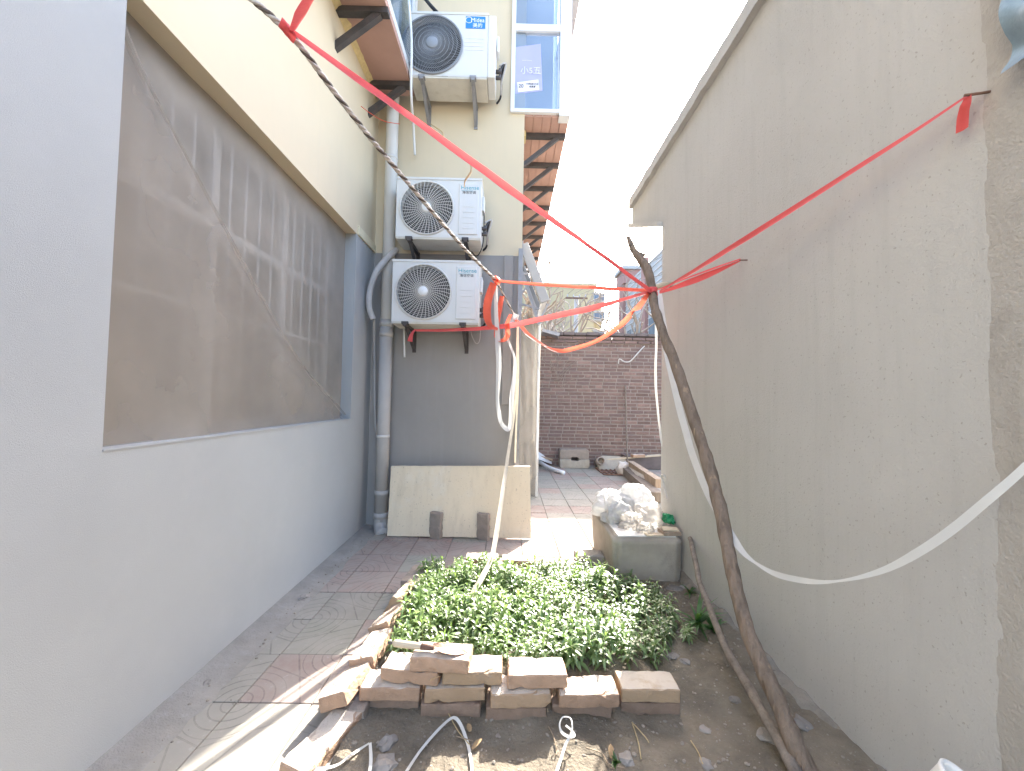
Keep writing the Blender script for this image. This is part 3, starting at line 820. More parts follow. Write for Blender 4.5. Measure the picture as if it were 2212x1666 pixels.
# top-hung vent window swung open over the passage
vent = thing('vent_window', 'white framed top-hung vent window swung open above the film-wrapped porch', 'window', (XB, 4.6, 2.4))
t0 = at_y(1131, 528, 4.55); t1 = at_y(1178, 652, 4.55)
ln = (t1-t0)
for yy in (4.55, 5.35):
    g = MB(); g.bar((t0.x, yy, t0.z), (t1.x, yy, t1.z), 0.105, 0.05, (0,1,0)); child(g.build('stile', M['vent_shade_grey'], bevel=0.004), vent)
for tt in (0.03, 0.97):
    q = Vector((t0.x, 0, t0.z)) + Vector((ln.x, 0, ln.z))*tt
    g = MB(); g.bar((q.x, 4.58, q.z), (q.x, 5.32, q.z), 0.05, 0.05); child(g.build('rail', M['pvc_white']), vent)
g = MB(); q0 = Vector((t0.x, 4.57, t0.z)); q1 = Vector((t1.x, 4.57, t1.z)); e = Vector((0, 0.76, 0))
g.add([q0, q1, q1+e, q0+e], [(0,1,2,3)]); child(g.build('pane', M['glass_dark']), vent)
for (za, zb, xe) in ((3.02, 2.3, 0.0),):
    g = MB()
    pA = at_y(1116, 553, 4.50); pB = at_y(1165, 700, 4.50)
    g.bar((pA.x, 4.52, pA.z), (pB.x, 4.52, pB.z), 0.03, 0.03, (0,1,0)); child(g.build('stay', M['steel_grey']), vent)
for (qa, qb) in (((1118, 590), (1140, 592)), ((1120, 640), (1146, 612)), ((1118, 655), (1165, 668)), ((1183, 658), (1162, 700))):
    pA = at_y(*qa, 4.52); pB = at_y(*qb, 4.52)
    g = MB(); g.bar(pA, pB, 0.02, 0.025, (0,1,0)); child(g.build('stay', M['steel_grey']), vent)
g = MB(); pA = at_y(1116, 552, 4.6); pB = at_y(1120, 690, 4.6)
g.box((XB, 4.5, 2.35), (XB+0.03, 5.4, 3.12)); child(g.build('frame', M['steel_grey']), vent)

# ------------------------------------------------------------------ right building
rb = thing('right_building', 'bare grey cement rendered building along the right of the yard', 'building', (XR, 2.0, 0))
zt = 3.36
tip_top = at_x(1365, 441, XR); tip_bot = at_x(1365, 489, XR); cor = at_x(1431, 488, XR)
YC = cor.y
g = MB()
poly = [(-2.5, -0.1), (YC, -0.1), (YC, cor.z), (tip_bot.y, tip_bot.z), (tip_bot.y, tip_top.z)]
# ragged top edge
k = 40
for i in range(k+1):
    y = tip_top.y - 0.05 - (tip_top.y+2.4)*i/k
    z = tip_top.z + 0.02 + 0.03*noise.noise(Vector((y*5, 0, 0))) + 0.02*noise.noise(Vector((y*17, 3, 0))) + 0.02*min(1, i/10)
    poly.append((y, z))
poly.append((-2.5, tip_top.z+0.03))
g.prism(poly, 'x', XR, XR+3.0)
rwall = g.build('wall', M['render_grey'], rb)
bpy.context.view_layer.update()
# verge band and corbel moulding, a little proud of the wall
def xband(pts, w, proud, name, mat):
    g = MB(); vs = []
    for (y, z) in pts: vs += [(XR-proud, y, z), (XR-proud, y, z-w), (XR+0.01, y, z), (XR+0.01, y, z-w)]
    fs = []
    for i in range(len(pts)-1):
        a = i*4; b = a+4
        fs += [(a, b, b+1, a+1), (a, a+2, b+2, b), (a+1, b+1, b+3, a+3)]
    fs += [(0,1,3,2), (len(pts)*4-4, len(pts)*4-2, len(pts)*4-1, len(pts)*4-3)]
    g.add(vs, fs); return child(g.build(name, mat), rb)
vp = [(tip_top.y - 0.02 - 5.5*i/90, tip_top.z + 0.03 + 0.02*noise.noise(Vector((i*0.55, 0, 5))) + 0.02*min(1, i/20)) for i in range(91)]
xband(vp, 0.09, 0.04, 'verge', M['render_grey'])
xband([(tip_bot.y, tip_bot.z+0.03), (YC, cor.z+0.035)], 0.045, 0.045, 'moulding', M['render_grey'])
# rough patch of older render near the camera
g = MB(); vs = []; nu, nv = 30, 70
ye = at_x(2121, 800, XR).y
for j in range(nv+1):
    for i in range(nu+1):
        y = -1.4 + (ye+1.4)*i/nu; z = -0.05 + 3.3*j/nv
        if i == nu: y += 0.006*noise.noise(Vector((z*7, 0, 0)))
        x = XR - 0.006 - 0.006*noise.noise(Vector((y*6, z*6, 2))) - 0.003*noise.noise(Vector((y*25, z*25, 2)))
        if i == nu: x = XR+0.002
        vs.append((x, y, z))
g.add(vs, [(j*(nu+1)+i, j*(nu+1)+i+1, (j+1)*(nu+1)+i+1, (j+1)*(nu+1)+i) for j in range(nv) for i in range(nu)], True)
child(g.build('render_patch', M['render_rough']), rb)

# crumpled plastic sheeting hung on the wall at the top right
g = MB(); vs = []; nu, nv = 24, 30
for j in range(nv+1):
    for i in range(nu+1):
        y = 0.30 + 0.625*i/nu; z = 2.02 + 0.62*j/nv
        z = z - 0.16*(i/nu) + 0.16*(1-j/nv)*(i/nu)*1.5
        x = XR - 0.03 - 0.05*abs(noise.noise(Vector((y*7, z*7, 1)))) - 0.03*noise.noise(Vector((y*17, z*15, 6)))
        vs.append((x, y, z))
g.add(vs, [(j*(nu+1)+i, j*(nu+1)+i+1, (j+1)*(nu+1)+i+1, (j+1)*(nu+1)+i) for j in range(nv) for i in range(nu)], True)
g.build('plastic_sheet', M['bag_blue'], label='crumpled blue-grey plastic sheeting hung on the right wall near the top corner', cat='plastic sheet')

# ------------------------------------------------------------------ far brick wall
bw = thing('brick_wall', 'old red brick wall closing the far end of the passage', 'wall', (2.0, YB, 0))
bx0_, bx1_ = 0.42, 3.15
PX, PZ = 0.262, 0.0685
ztop = 2.60
g = MB(); g.box((bx0_-1.0, YB-0.010, -0.05), (bx1_+0.6, YB+0.30, ztop-0.10)); child(g.build('mortar', M['mortar']), bw)
def brick_mesh(L, H, D, seed, name, mat, jit=0.004, bev=0.004):
    bm = bmesh.new()
    bmesh.ops.create_cube(bm, size=1.0)
    bmesh.ops.subdivide_edges(bm, edges=[e for e in bm.edges if abs((e.verts[0].co-e.verts[1].co).x) > 0.5], cuts=2)
    for v in bm.verts:
        v.co = Vector((v.co.x*L, v.co.y*D, v.co.z*H))
        v.co += Vector((noise.noise(v.co*40+Vector((seed,0,0))), noise.noise(v.co*40+Vector((0,seed,0))), noise.noise(v.co*40+Vector((0,0,seed)))))*jit
    bmesh.ops.bevel(bm, geom=[e for e in bm.edges if e.calc_face_angle(0) > 0.6], offset=bev, segments=1, affect='EDGES')
    me = bpy.data.meshes.new(name); bm.to_mesh(me); bm.free(); me.materials.append(mat); return me
str_me = [brick_mesh(PX-0.019, PZ-0.019, 0.05, s*3.1, 'brick', M['wall_brick'], 0.005) for s in range(5)]
hdr_me = [brick_mesh(PX/2-0.017, PZ-0.019, 0.05, s*5.3+40, 'brick', M['wall_brick'], 0.005) for s in range(5)]
sp = []
rb_ = random.Random(11)
nrow = int(ztop/PZ)
for r_ in range(nrow):
    hdr = (r_ % 3 == 1)
    step = PX/2 if hdr else PX
    x = bx0_ + (0.13 if r_ % 2 else 0.0) + rb_.uniform(-0.03, 0.03)
    while x < bx1_:
        L = step if rb_.random() > 0.06 else (PX/2 if not hdr else PX)
        sp.append((x + L/2, r_*PZ + PZ/2 + 0.004, L < PX*0.75, r_))
        x += L
vis = [s for s in sp if s[0]/YB < 0.402 and s[0] > 0.58]
big = sorted(vis, key=lambda s: (s[2], rb_.random()))[:300]
bigset = set(id(s) for s in big)
rest = MB()
for s in sp:
    x, z, hd, r_ = s
    proud = -0.012 + rb_.uniform(-0.004, 0.004) + (-0.035 if r_ >= nrow-2 else 0)
    if id(s) in bigset:
        o = bpy.data.objects.new('brick', rb_.choice(hdr_me if hd else str_me)); COL.objects.link(o)
        o.location = (x, YB + 0.02 + proud, z); o.rotation_euler = (0, rb_.uniform(-0.01, 0.01), 0)
        o.parent = bw; o.matrix_parent_inverse = bw.matrix_world.inverted()
    else:
        L = PX/2-0.017 if hd else PX-0.019
        rest.box((x-L/2, YB+0.02+proud-0.025, z-(PZ-0.019)/2), (x+L/2, YB+0.02+proud+0.025, z+(PZ-0.019)/2))
child(rest.build('brickwork', M['wall_brick'], kind='stuff'), bw)
g = MB()
x = 0.35
while x < 3.2:
    w = rb_.uniform(0.22, 0.27)
    cz = ztop - 0.035
    g.box((x, YB-0.04, cz), (x+w-0.012, YB+0.26, cz+0.05+rb_.uniform(-0.01, 0.012)), rot=(0, rb_.uniform(-0.015, 0.015), 0)); x += w
child(g.build('coping', M['sooty'], kind='stuff'), bw)
# dry creeper on the wall
g = MB(); rc = random.Random(5)
for k in range(16):
    p = at_y(rc.uniform(1185, 1215), rc.uniform(800, 850), YB-0.03); d = Vector((rc.uniform(-0.4, 0.4), 0, rc.uniform(0.2, 1))); pts = [p]
    for i in range(9):
        d = (d + Vector((rc.uniform(-.5,.5), 0, rc.uniform(-.4,.4)))).normalized(); p = p + d*0.055; p.y = YB-0.035+rc.uniform(-0.01, 0.01); pts.append(p)
    g.tube(pts, 0.003, 4)
g.build('creeper', M['branch'], label='thin dry creeper stems clinging to the brick wall beside the porch', cat='creeper')

# ------------------------------------------------------------------ air conditioners
def ac_unit(name, label, L, Rr, T, B, y, depth, style):
    """L,R,T,B picture edges of the front face at distance y"""
    lb_ = at_y(L, (T+B)/2, y); rb2 = at_y(Rr, (T+B)/2, y)
    tz = at_y((L+Rr)/2, T, y).z; bz = at_y((L+Rr)/2, B, y).z
    x0, x1 = lb_.x, rb2.x
    W = x1-x0; H = tz-bz
    t = thing(name, label, 'air conditioner', ((x0+x1)/2, y+depth/2, bz), 'air conditioner units on the end wall')
    if style == 'hisense':
        cx, cz, rad = x0+W*0.36, bz+H*0.49, H*0.445
    else:
        cx, cz, rad = x0+W*0.285, bz+H*0.49, H*0.46
    # shell with round opening
    g = MB(); seg = 48
    vs = []; fs = []
    def rect_pt(a):
        dx, dz = math.cos(a), math.sin(a)
        ts = []
        if dx > 1e-9: ts.append((x1-cx)/dx)
        if dx < -1e-9: ts.append((x0-cx)/dx)
        if dz > 1e-9: ts.append((tz-cz)/dz)
        if dz < -1e-9: ts.append((bz-cz)/dz)
        tt = min(ts); return cx+dx*tt, cz+dz*tt
    corners = [math.atan2(zz-cz, xx-cx) for xx in (x0, x1) for zz in (bz, tz)]
    angs = sorted([2*math.pi*i/seg - math.pi for i in range(seg)] + corners)
    n = len(angs)
    for a in angs:
        ox, oz = rect_pt(a)
        vs += [(ox, y, oz), (cx+rad*math.cos(a), y, cz+rad*math.sin(a)), (cx+rad*0.97*math.cos(a), y+0.05, cz+rad*0.97*math.sin(a))]
    for i in range(n):
        j = (i+1) % n
        fs += [(i*3, j*3, j*3+1, i*3+1), (i*3+1, j*3+1, j*3+2, i*3+2)]
    g.add(vs, fs)
    bxd = y+depth
    g.add([(x0,y,bz),(x1,y,bz),(x1,y,tz),(x0,y,tz),(x0,bxd,bz),(x1,bxd,bz),(x1,bxd,tz),(x0,bxd,tz)], [(1,5,6,2),(3,2,6,7),(4,0,3,7),(5,4,7,6)])
    g.box((x0-0.004, y-0.006, tz-0.012), (x1+0.004, bxd+0.004, tz+0.008))
    child(g.build('casing', M['ac_white'], fix=True), t)
    g = MB(); g.box((x0+0.002, y+0.003, bz-0.018), (x1-0.002, bxd-0.002, bz+0.0)); child(g.build('base_pan', M['ac_under']), t)
    g = MB(); g.lathe([(0.001, 0.0), (rad, 0.0)], 40, Matrix.Translation((cx, y+0.07, cz)) @ Matrix.Rotation(R(90), 4, 'X'))
    child(g.build('dark_recess', M['dark_inside']), t)  # near-black disc: the shade behind the fan is put into its colour
    g = MB()
    for k in range(3):
        vs = []; m = 8
        for i in range(m+1):
            rr = rad*(0.2+0.72*i/m)
            for j in range(5):
                a = 2*math.pi*k/3 + 0.5 + (j/4-0.5)*1.5 + 0.35*i/m
                vs.append((cx+rr*math.cos(a), y+0.045+0.02*(j/4), cz+rr*math.sin(a)))
        g.add(vs, [(i*5+j, i*5+j+1, (i+1)*5+j+1, (i+1)*5+j) for i in range(m) for j in range(4)], True)
    child(g.build('fan', M['fan_dark']), t)
    # grille
    g = MB(); gy = y-0.012
    def wire(pts, w): g.tube(pts, w, 4, cap=False)
    def dome(rr): return gy - 0.012*(1-(rr/rad)**2)
    if style == 'hisense':
        nr, ns, hub = 13, 40, 0.175
        for k in range(nr):
            rr = rad*(hub + (1-hub)*(k+0.6)/nr)
            wire([(cx+rr*math.cos(2*math.pi*i/48), dome(rr), cz+rr*math.sin(2*math.pi*i/48)) for i in range(49)], 0.0017)
        for k in range(ns):
            a0 = 2*math.pi*k/ns
            wire([(cx+rad*q*math.cos(a0-0.28*(q-hub)), dome(rad*q)-0.002, cz+rad*q*math.sin(a0-0.28*(q-hub))) for q in (hub, .4, .6, .8, 1.0)], 0.0026)
        wire([(cx+rad*1.005*math.cos(2*math.pi*i/48), gy+0.004, cz+rad*1.005*math.sin(2*math.pi*i/48)) for i in range(49)], 0.008)
        gm, hm, hubr = 'ac_grille', 'ac_hub', hub
    else:
        nr, ns, hub = 6, 84, 0.2
        for k in range(nr):
            rr = rad*(hub + (1-hub)*(k+0.8)/nr)
            wire([(cx+rr*math.cos(2*math.pi*i/48), dome(rr)-0.002, cz+rr*math.sin(2*math.pi*i/48)) for i in range(49)], 0.0026)
        for k in range(ns):
            a0 = 2*math.pi*k/ns
            wire([(cx+rad*q*math.cos(a0+0.9*(q-hub)), dome(rad*q), cz+rad*q*math.sin(a0+0.9*(q-hub))) for q in (hub, .33, .46, .6, .73, .87, 1.0)], 0.0026)
        wire([(cx+rad*1.0*math.cos(2*math.pi*i/48), gy+0.004, cz+rad*1.0*math.sin(2*math.pi*i/48)) for i in range(49)], 0.011)
        gm, hm, hubr = 'ac_grille_grey', 'ac_grille_grey', hub
    child(g.build('fan_grille', M[gm]), t)
    g = MB(); rh = rad*hubr
    g.lathe([(0.001, 0.014), (rh*0.8, 0.013), (rh, 0.006), (rh, -0.006)], 28, Matrix.Translation((cx, gy-0.012, cz)) @ Matrix.Rotation(R(90), 4, 'X'))
    child(g.build('hub', M[hm]), t)
    # service cover
    if style == 'hisense':
        sx0, sx1 = x0+W*0.735, x0+W*0.965
        g = MB(); g.box((sx0, y-0.010, bz+H*0.055), (sx1, y+0.004, bz+H*0.92)); cv = child(g.build('service_cover', M['ac_white'], bevel=0.006), t)
        for k in range(5):
            zz = bz+H*(0.15+0.092*k)
            g = MB(); g.box((sx0+0.04, y-0.0125, zz), (sx1-0.035, y-0.009, zz+0.005)); child(g.build('rib', M['ac_white']), cv)
        put_text('Hisense', 0.052, M['teal_print'], (sx0+0.016, y-0.0105, bz+H*0.815), t, scale_x=1.02)
        put_text('海信空调', 0.030, M['dark_print'], (sx0+0.03, y-0.0105, bz+H*0.745), t, scale_x=1.05)
        g = MB(); g.box((sx0+0.022, y-0.0108, bz+H*0.790), (sx1-0.05, y-0.0098, bz+H*0.796)); child(g.build('print_line', M['teal_print']), t)
    else:
        g = MB(); g.box((x0+W*0.71, y-0.004, tz-H*0.235), (x0+W*0.965, y-0.001, tz-H*0.045)); bd = child(g.build('badge', M['blue_badge'], bevel=0.0012), t)
        put_text('Midea', 0.056, M['white_print'], (x0+W*0.775, y-0.0045, tz-H*0.135), bd, scale_x=0.95)
        put_text('美的', 0.046, M['white_print'], (x0+W*0.80, y-0.0045, tz-H*0.215), bd)
        g = MB(); q = [(x0+W*0.752+0.028*math.cos(a)*1.1, y-0.005, tz-H*0.105+0.028*math.sin(a)) for a in [i*2*math.pi/24*0.85+0.5 for i in range(25)]]
        g.tube(q, 0.0025, 5); child(g.build('emblem', M['white_print']), bd)
        for k in range(4):
            zz = bz+H*(0.42+0.06*k)
            g = MB(); g.box((x0+W*0.70, y-0.0025, zz), (x0+W*0.95, y+0.001, zz+0.004)); child(g.build('rib', M['ac_white']), t)
        g = MB(); g.box((x1, y+0.004, bz+0.004), (x1+0.075, bxd, tz-0.004)); child(g.build('side_panel', M['ac_white'], bevel=0.012), t)
    # valves and lines on the right flank
    xv = x1 + (0.08 if style == 'midea' else 0.0)
    for k, zz in enumerate((0.16, 0.26)):
        g = MB(); g.tube([(xv-0.005, y+0.12, bz+H*zz), (xv+0.05, y+0.12, bz+H*zz)], 0.018, 8); g.tube([(xv+0.035, y+0.12, bz+H*zz), (xv+0.035, y+0.12, bz+H*(zz+0.05))], 0.014, 8)
        child(g.build('valve', M['steel_dark']), t)
    g = MB(); g.box((xv, y+0.09, bz+H*0.55), (xv+0.022, y+0.2, bz+H*0.8)); child(g.build('handle_cover', M['ac_white'], bevel=0.006), t)
    for k in range(2):
        pts = smooth_path([(xv+0.03, y+0.12, bz+H*(0.26+0.1*k)), (xv+0.07+0.02*k, y+0.14, bz+H*0.42), (xv+0.05, y+0.2, bz+H*(0.3-0.1*k)), (xv+0.04, y+0.3, bz+H*0.1), (xv+0.0, YF-0.01, bz+H*(0.05))], 6)
        g = MB(); g.tube(pts, 0.008 if k else 0.011, 6); child(g.build('refrigerant_line', M['black_rubber' if k == 0 else 'hose']), t)
    # wall brackets
    for bxp in ((x0+W*0.16, x0+W*0.82)):
        g = MB()
        g.bar((bxp, y-0.02, bz-0.03), (bxp, YF, bz-0.03), 0.035, 0.022)
        g.bar((bxp, y+0.05, bz-0.04), (bxp, YF-0.004, bz-0.22), 0.03, 0.008)
        g.box((bxp-0.018, YF-0.010, bz-0.24), (bxp+0.018, YF-0.001, bz-0.01))
        g.box((bxp-0.03, y-0.022, bz-0.024), (bxp+0.03, y+0.03, bz-0.002))
        child(g.build('bracket', M['steel_grey'] if style == 'midea' else M['steel_dark']), t)
    return t
ac_unit('air_conditioner', 'white air conditioner with grey swirl grille and blue badge, top one on the wall', 886, 1053.5, 29, 165, 3.53, 0.29, 'midea')
ac_unit('air_conditioner', 'upper of the two white air conditioners with pale round wire grilles', 856, 1039.5, 386, 513, 3.53, 0.28, 'hisense')
ac_unit('air_conditioner', 'lower of the two white air conditioners with pale round wire grilles', 847, 1035, 564, 696, 3.53, 0.28, 'hisense')

# ------------------------------------------------------------------ downpipe, hoses, cables on the end wall
dp = thing('downpipe', 'thick pale rainwater downpipe in the corner beside the air conditioners', 'downpipe', (-1.2, 3.80, 0))
dx, dyy = -1.195, 3.79
g = MB(); g.tube([(dx+0.0, dyy, 2.0), (dx-0.005, dyy, 7.0)], 0.058, 20); child(g.build('upper_pipe', M['pipe_white']), dp)
g = MB(); g.tube([(dx, dyy, 0.10), (dx, dyy, 2.02)], 0.060, 20); child(g.build('lower_pipe', M['pipe_grey']), dp)
g = MB(); g.tube(smooth_path([(dx, dyy, 0.14), (dx+0.0, dyy, 0.07), (dx+0.02, dyy-0.04, 0.02), (dx+0.05, dyy-0.09, 0.0)], 5), 0.063, 16); child(g.build('elbow', M['pipe_grey']), dp)
for zz, rr in ((1.98, 0.066), (1.88, 0.064), (0.36, 0.065), (0.15, 0.068)):
    g = MB(); g.tube([(dx, dyy, zz-0.025), (dx, dyy, zz+0.025)], rr, 20); child(g.build('collar', M['pipe_grey']), dp)
for zz in (3.62, 0.9):
    g = MB(); g.tube([(dx-0.002, dyy, zz-0.012), (dx-0.002, dyy, zz+0.012)], 0.0625, 20); g.box((dx-0.012, dyy+0.05, zz-0.012), (dx+0.012, YF, zz+0.012)); child(g.build('clip', M['pipe_white']), dp)
hp = [at_y(856, 540, 3.80), at_y(835, 560, 3.70), at_y(812, 590, 3.66), at_y(799, 630, 3.66), at_y(798, 665, 3.66), at_y(806, 690, 3.68)]
g = MB(); g.tube(smooth_path(hp, 8), [0.030]*17+[0.028]*24, 10); g.build('insulated_hose', M['hose'], label='bent grey insulated pipe looping beside the downpipe', cat='pipe')
g = MB(); g.tube(smooth_path([at_y(808, 690, 3.72), at_y(809, 760, 3.84), at_y(810, 900, 3.86), at_y(817, 960, 3.86), at_y(818, 1090, 3.86)], 6), 0.012, 8)
g.build('drain_tube', M['pipe_grey'], label='thin grey drain tube running down the corner left of the downpipe', cat='tube')
g = MB(); g.tube(smooth_path([at_y(883, 0, 3.45), at_y(889, 90, 3.45), at_y(888, 200, 3.5), at_y(893, 270, 3.72), at_y(896, 335, 3.84)], 6), 0.012, 8)
g.build('drain_tube', M['pvc_white'], label='thin white drain tube hanging left of the top air conditioner', cat='tube')
g = MB(); g.tube(smooth_path([at_y(872, 700, 3.86), at_y(873, 740, 3.86), at_y(874, 772, 3.86)], 4), 0.010, 8)
g.build('drain_stub', M['pvc_white'], label='short pale tube stub on the wall below the lowest air conditioner', cat='tube')
g = MB(); g.tube(smooth_path([at_y(912, -10, 3.7), at_y(930, 12, 3.6), at_y(945, 28, 3.6)], 4), 0.016, 8)
g.build('black_pipe', M['black_rubber'], label='black pipe dropping in behind the top air conditioner', cat='pipe')
g = MB(); g.tube(smooth_path([at_y(780, 230, 3.3), at_y(800, 245, 3.3), at_y(830, 262, 3.45), at_y(864, 268, 3.7)], 6), 0.003, 5)
g.build('orange_thread', M['orange_ribbon'], label='thin orange thread trailing from the steel bracket to the downpipe', cat='thread')
g = MB(); g.tube(smooth_path([at_y(1040, 640, 3.7), at_y(1038, 700, 3.8), at_y(1036, 735, 3.85), at_y(1028, 742, 3.86), at_y(1018, 722, 3.86), at_y(1017, 705, 3.86)], 6), 0.004, 5)
g.build('cable', M['hose'], label='thin grey cable looping below the lowest air conditioner', cat='cable')
g = MB(); g.tube(smooth_path([at_y(1046, 460, 3.65), at_y(1044, 520, 3.7), at_y(1036, 547, 3.75), at_y(1026, 552, 3.8), at_y(1010, 530, 3.85)], 6), 0.005, 5)
g.build('cable', M['black_rubber'], label='black cable looping below the upper pale-grilled air conditioner', cat='cable')

# ------------------------------------------------------------------ leaning board and its props
bd = [at_z(836, 1158, 0.012), at_z(1147, 1163, 0.012)]
byb = (bd[0].y+bd[1].y)/2
tl = at_y(845, 1008, byb+0.13); tr = at_y(1145, 1008, byb+0.13)
g = MB(); vs = []; nu, nv = 24, 12
th = Vector((0, 0.022, 0.004))
for j in range(nv+1):
    for i in range(nu+1):
        a, b = i/nu, j/nv
        p = bd[0].lerp(bd[1], a).lerp(tl.lerp(tr, a), b)
        if i in (0, nu): p.x += 0.005*noise.noise(Vector((b*9, i, 0)))
        if j in (0, nv): p.z += 0.005*noise.noise(Vector((a*16, j, 1)))
        vs.append(p)
n0 = len(vs)
vs += [p+th for p in vs]
fs = [(j*(nu+1)+i, j*(nu+1)+i+1, (j+1)*(nu+1)+i+1, (j+1)*(nu+1)+i) for j in range(nv) for i in range(nu)]
fs += [tuple(k+n0 for k in f)[::-1] for f in fs]
edge = [i for i in range(nu+1)] + [j*(nu+1)+nu for j in range(1, nv+1)] + [nv*(nu+1)+i for i in range(nu-1, -1, -1)] + [j*(nu+1) for j in range(nv-1, 0, -1)]
for k in range(len(edge)):
    a, b = edge[k], edge[(k+1) % len(edge)]
    fs.append((a, b, b+n0, a+n0))
g.add(vs, fs)
g.build('board', M['board'], label='wide cream board leaning against the grey wall below the air conditioners', cat='board')

def rough_brick(L, H, D, seed, mat):
    bm = bmesh.new(); bmesh.ops.create_cube(bm, size=1.0)
    for v in bm.verts: v.co = Vector((v.co.x*L, v.co.y*D, v.co.z*H))
    bmesh.ops.bevel(bm, geom=bm.edges[:], offset=0.004, segments=1, affect='EDGES')
    for axis, cuts in ((0, 9), (1, 4), (2, 2)):
        dim = (L, D, H)[axis]
        bmesh.ops.subdivide_edges(bm, edges=[e for e in bm.edges if abs((e.verts[0].co-e.verts[1].co)[axis]) > dim*0.6], cuts=cuts, use_grid_fill=True)
    sv = Vector((seed, seed*1.3, seed*0.7))
    for v in bm.verts:
        c = v.co.copy()
        edge = sum(1 for a_, dm in enumerate((L, D, H)) if abs(abs(c[a_])-dm/2) < 0.006)
        v.co += Vector((noise.noise(c*14+sv), noise.noise(c*14+sv*2), noise.noise(c*14+sv*3)))*0.004
        if edge >= 2:
            chip = max(0.0, noise.noise(c*30+sv*1.9)-0.16)*0.011 + max(0.0, noise.noise(c*70+sv))*0.004
            v.co -= c.normalized()*chip
            v.co.z -= math.copysign(chip*0.7, c.z)
            v.co.y -= math.copysign(chip*0.7, c.y)
    me = bpy.data.meshes.new('brick'); bm.to_mesh(me); bm.free(); me.materials.append(mat); return me
brick_vars = [rough_brick(0.24, 0.054, 0.115, s*7.7+2, M['brick']) for s in range(9)]
gbrick_vars = [rough_brick(0.24, 0.054, 0.115, s*9.1+5, M['brick_grey']) for s in range(3)]
damp_vars = [rough_brick(0.24, 0.054, 0.115, s*6.1+3, M['brick_damp']) for s in range(4)]
half_vars = [brick_mesh(0.125, 0.054, 0.115, s*3.7+1, 'brick', M['brick'], 0.007, 0.005) for s in range(2)]
def put_brick(name, loc, rot, label, group=None, me=None, cat='brick'):
    o = obj(name, me or random.choice(brick_vars), label=label, cat=cat, group=group)
    o.location = loc; o.rotation_euler = rot
    return o
bp = at_z(938, 1166, 0.0); put_brick('brick', (bp.x+0.005, bp.y+0.045, 0.112), (R(-68), R(90), R(0)), 'dusty grey brick propped against the left half of the cream board', 'bricks propping the board', gbrick_vars[0])
bp = at_z(1043, 1168, 0.0); put_brick('brick', (bp.x, bp.y+0.04, 0.112), (R(-68), R(90), R(0)), 'speckled grey brick propped against the right half of the cream board', 'bricks propping the board', gbrick_vars[1])
for nm_i, (bx_, rz_) in enumerate(()): pass

# ------------------------------------------------------------------ bed edging bricks
BG = 'loose bricks edging the plant bed'
def fb(px0, px1, py_bottom, z0, rz, label, yoff=0.0, tilt=0.0):
    """front brick: picture left/right x of its front face bottom edge, at height z0"""
    a = at_z(px0, py_bottom, z0); b = at_z(px1, py_bottom, z0)
    y = (a.y+b.y)/2 + yoff
    xm = (at_y(px0, py_bottom, y).x + at_y(px1, py_bottom, y).x)/2
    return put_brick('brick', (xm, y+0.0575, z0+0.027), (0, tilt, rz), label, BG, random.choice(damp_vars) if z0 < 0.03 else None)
zb = 0.006
c4 = lambda x, y: (650.6 + x*0.4412, 1165.6 + y*0.4412)
def fbc(x0, x1, yb, z0, rz, label, tilt=0.0, yoff=0.0):
    p, q = c4(x0, yb), c4(x1, yb)
    return fb(p[0], q[0], p[1], z0, rz, label, yoff, tilt)
fbc(275, 578, 845, zb, 0.03, 'brown brick in the bottom course, leftmost at the front of the bed')
fbc(580, 875, 878, zb, 0.02, 'brown brick in the bottom course, second from the left at the front of the bed')
fbc(900, 1200, 895, zb, 0.02, 'brown brick in the bottom course, third from the left at the front of the bed')
fbc(1228, 1525, 880, zb, 0.0, 'brown brick in the bottom course, fourth from the left at the front of the bed')
fbc(1567, 1860, 868, zb, -0.01, 'brown brick in the bottom course, rightmost at the front of the bed')
z2 = zb+0.056
fbc(275, 585, 795, z2, 0.01, 'buff brick in the second course, leftmost at the front of the bed', tilt=0.01)
fbc(600, 895, 800, z2, 0.06, 'reddish brick in the second course, second from the left at the front of the bed')
fbc(922, 1225, 828, z2, 0.05, 'reddish chipped brick in the second course, middle of the front of the bed')
fbc(1258, 1565, 830, z2, 0.02, 'pale-topped brick in the second course, fourth from the left at the front of the bed')
fbc(1567, 1862, 802, z2, -0.01, 'half-shaded brick on top at the right end of the front of the bed')
z3 = z2+0.057
fbc(383, 683, 712, z3, -0.10, 'orange brick in the third course, lower left under the brick that carries the trowel', tilt=0.02)
fbc(690, 982, 718, z3, 0.0, 'buff brick in the third course, just right of the brick that carries the trowel')
fbc(1008, 1305, 735, z3, 0.02, 'large pale-topped brick standing highest in the middle of the front of the bed')
z4 = z3+0.057
tb = fbc(530, 826, 655, z4, -0.07, 'topmost brick at the front of the bed, under the trowel')
# left edge
def gb(px, py, z, rot, label, me=None):
    p = at_z(px, py, z)
    return put_brick('brick', (p.x, p.y, z), rot, label, BG, me)
gb(752, 1478, 0.082, (R(-20), R(6), R(82)), 'pale brick tipped outwards at the front left corner of the bed')
gb(806, 1402, 0.09, (R(-14), R(2), R(84)), 'sunlit pale brick lying lengthwise, second along the left edge of the bed')
gb(842, 1336, 0.09, (R(-24), R(3), R(80)), 'sunlit pale brick lying lengthwise, third along the left edge of the bed')
gb(866, 1290, 0.085, (R(-60), R(0), R(79)), 'brick standing on edge, fourth along the left edge of the bed')
gb(898, 1246, 0.10, (0, 0, R(84)), 'grey dusty brick laid flat at the far left corner of the bed', gbrick_vars[2])
gb(782, 1500, 0.03, (0, 0, R(88)), 'shaded brick under the tipped brick at the front left corner of the bed', gbrick_vars[0])
gb(800, 1440, 0.03, (0, 0, R(86)), 'buried brick under the second brick of the left edge of the bed', gbrick_vars[1])
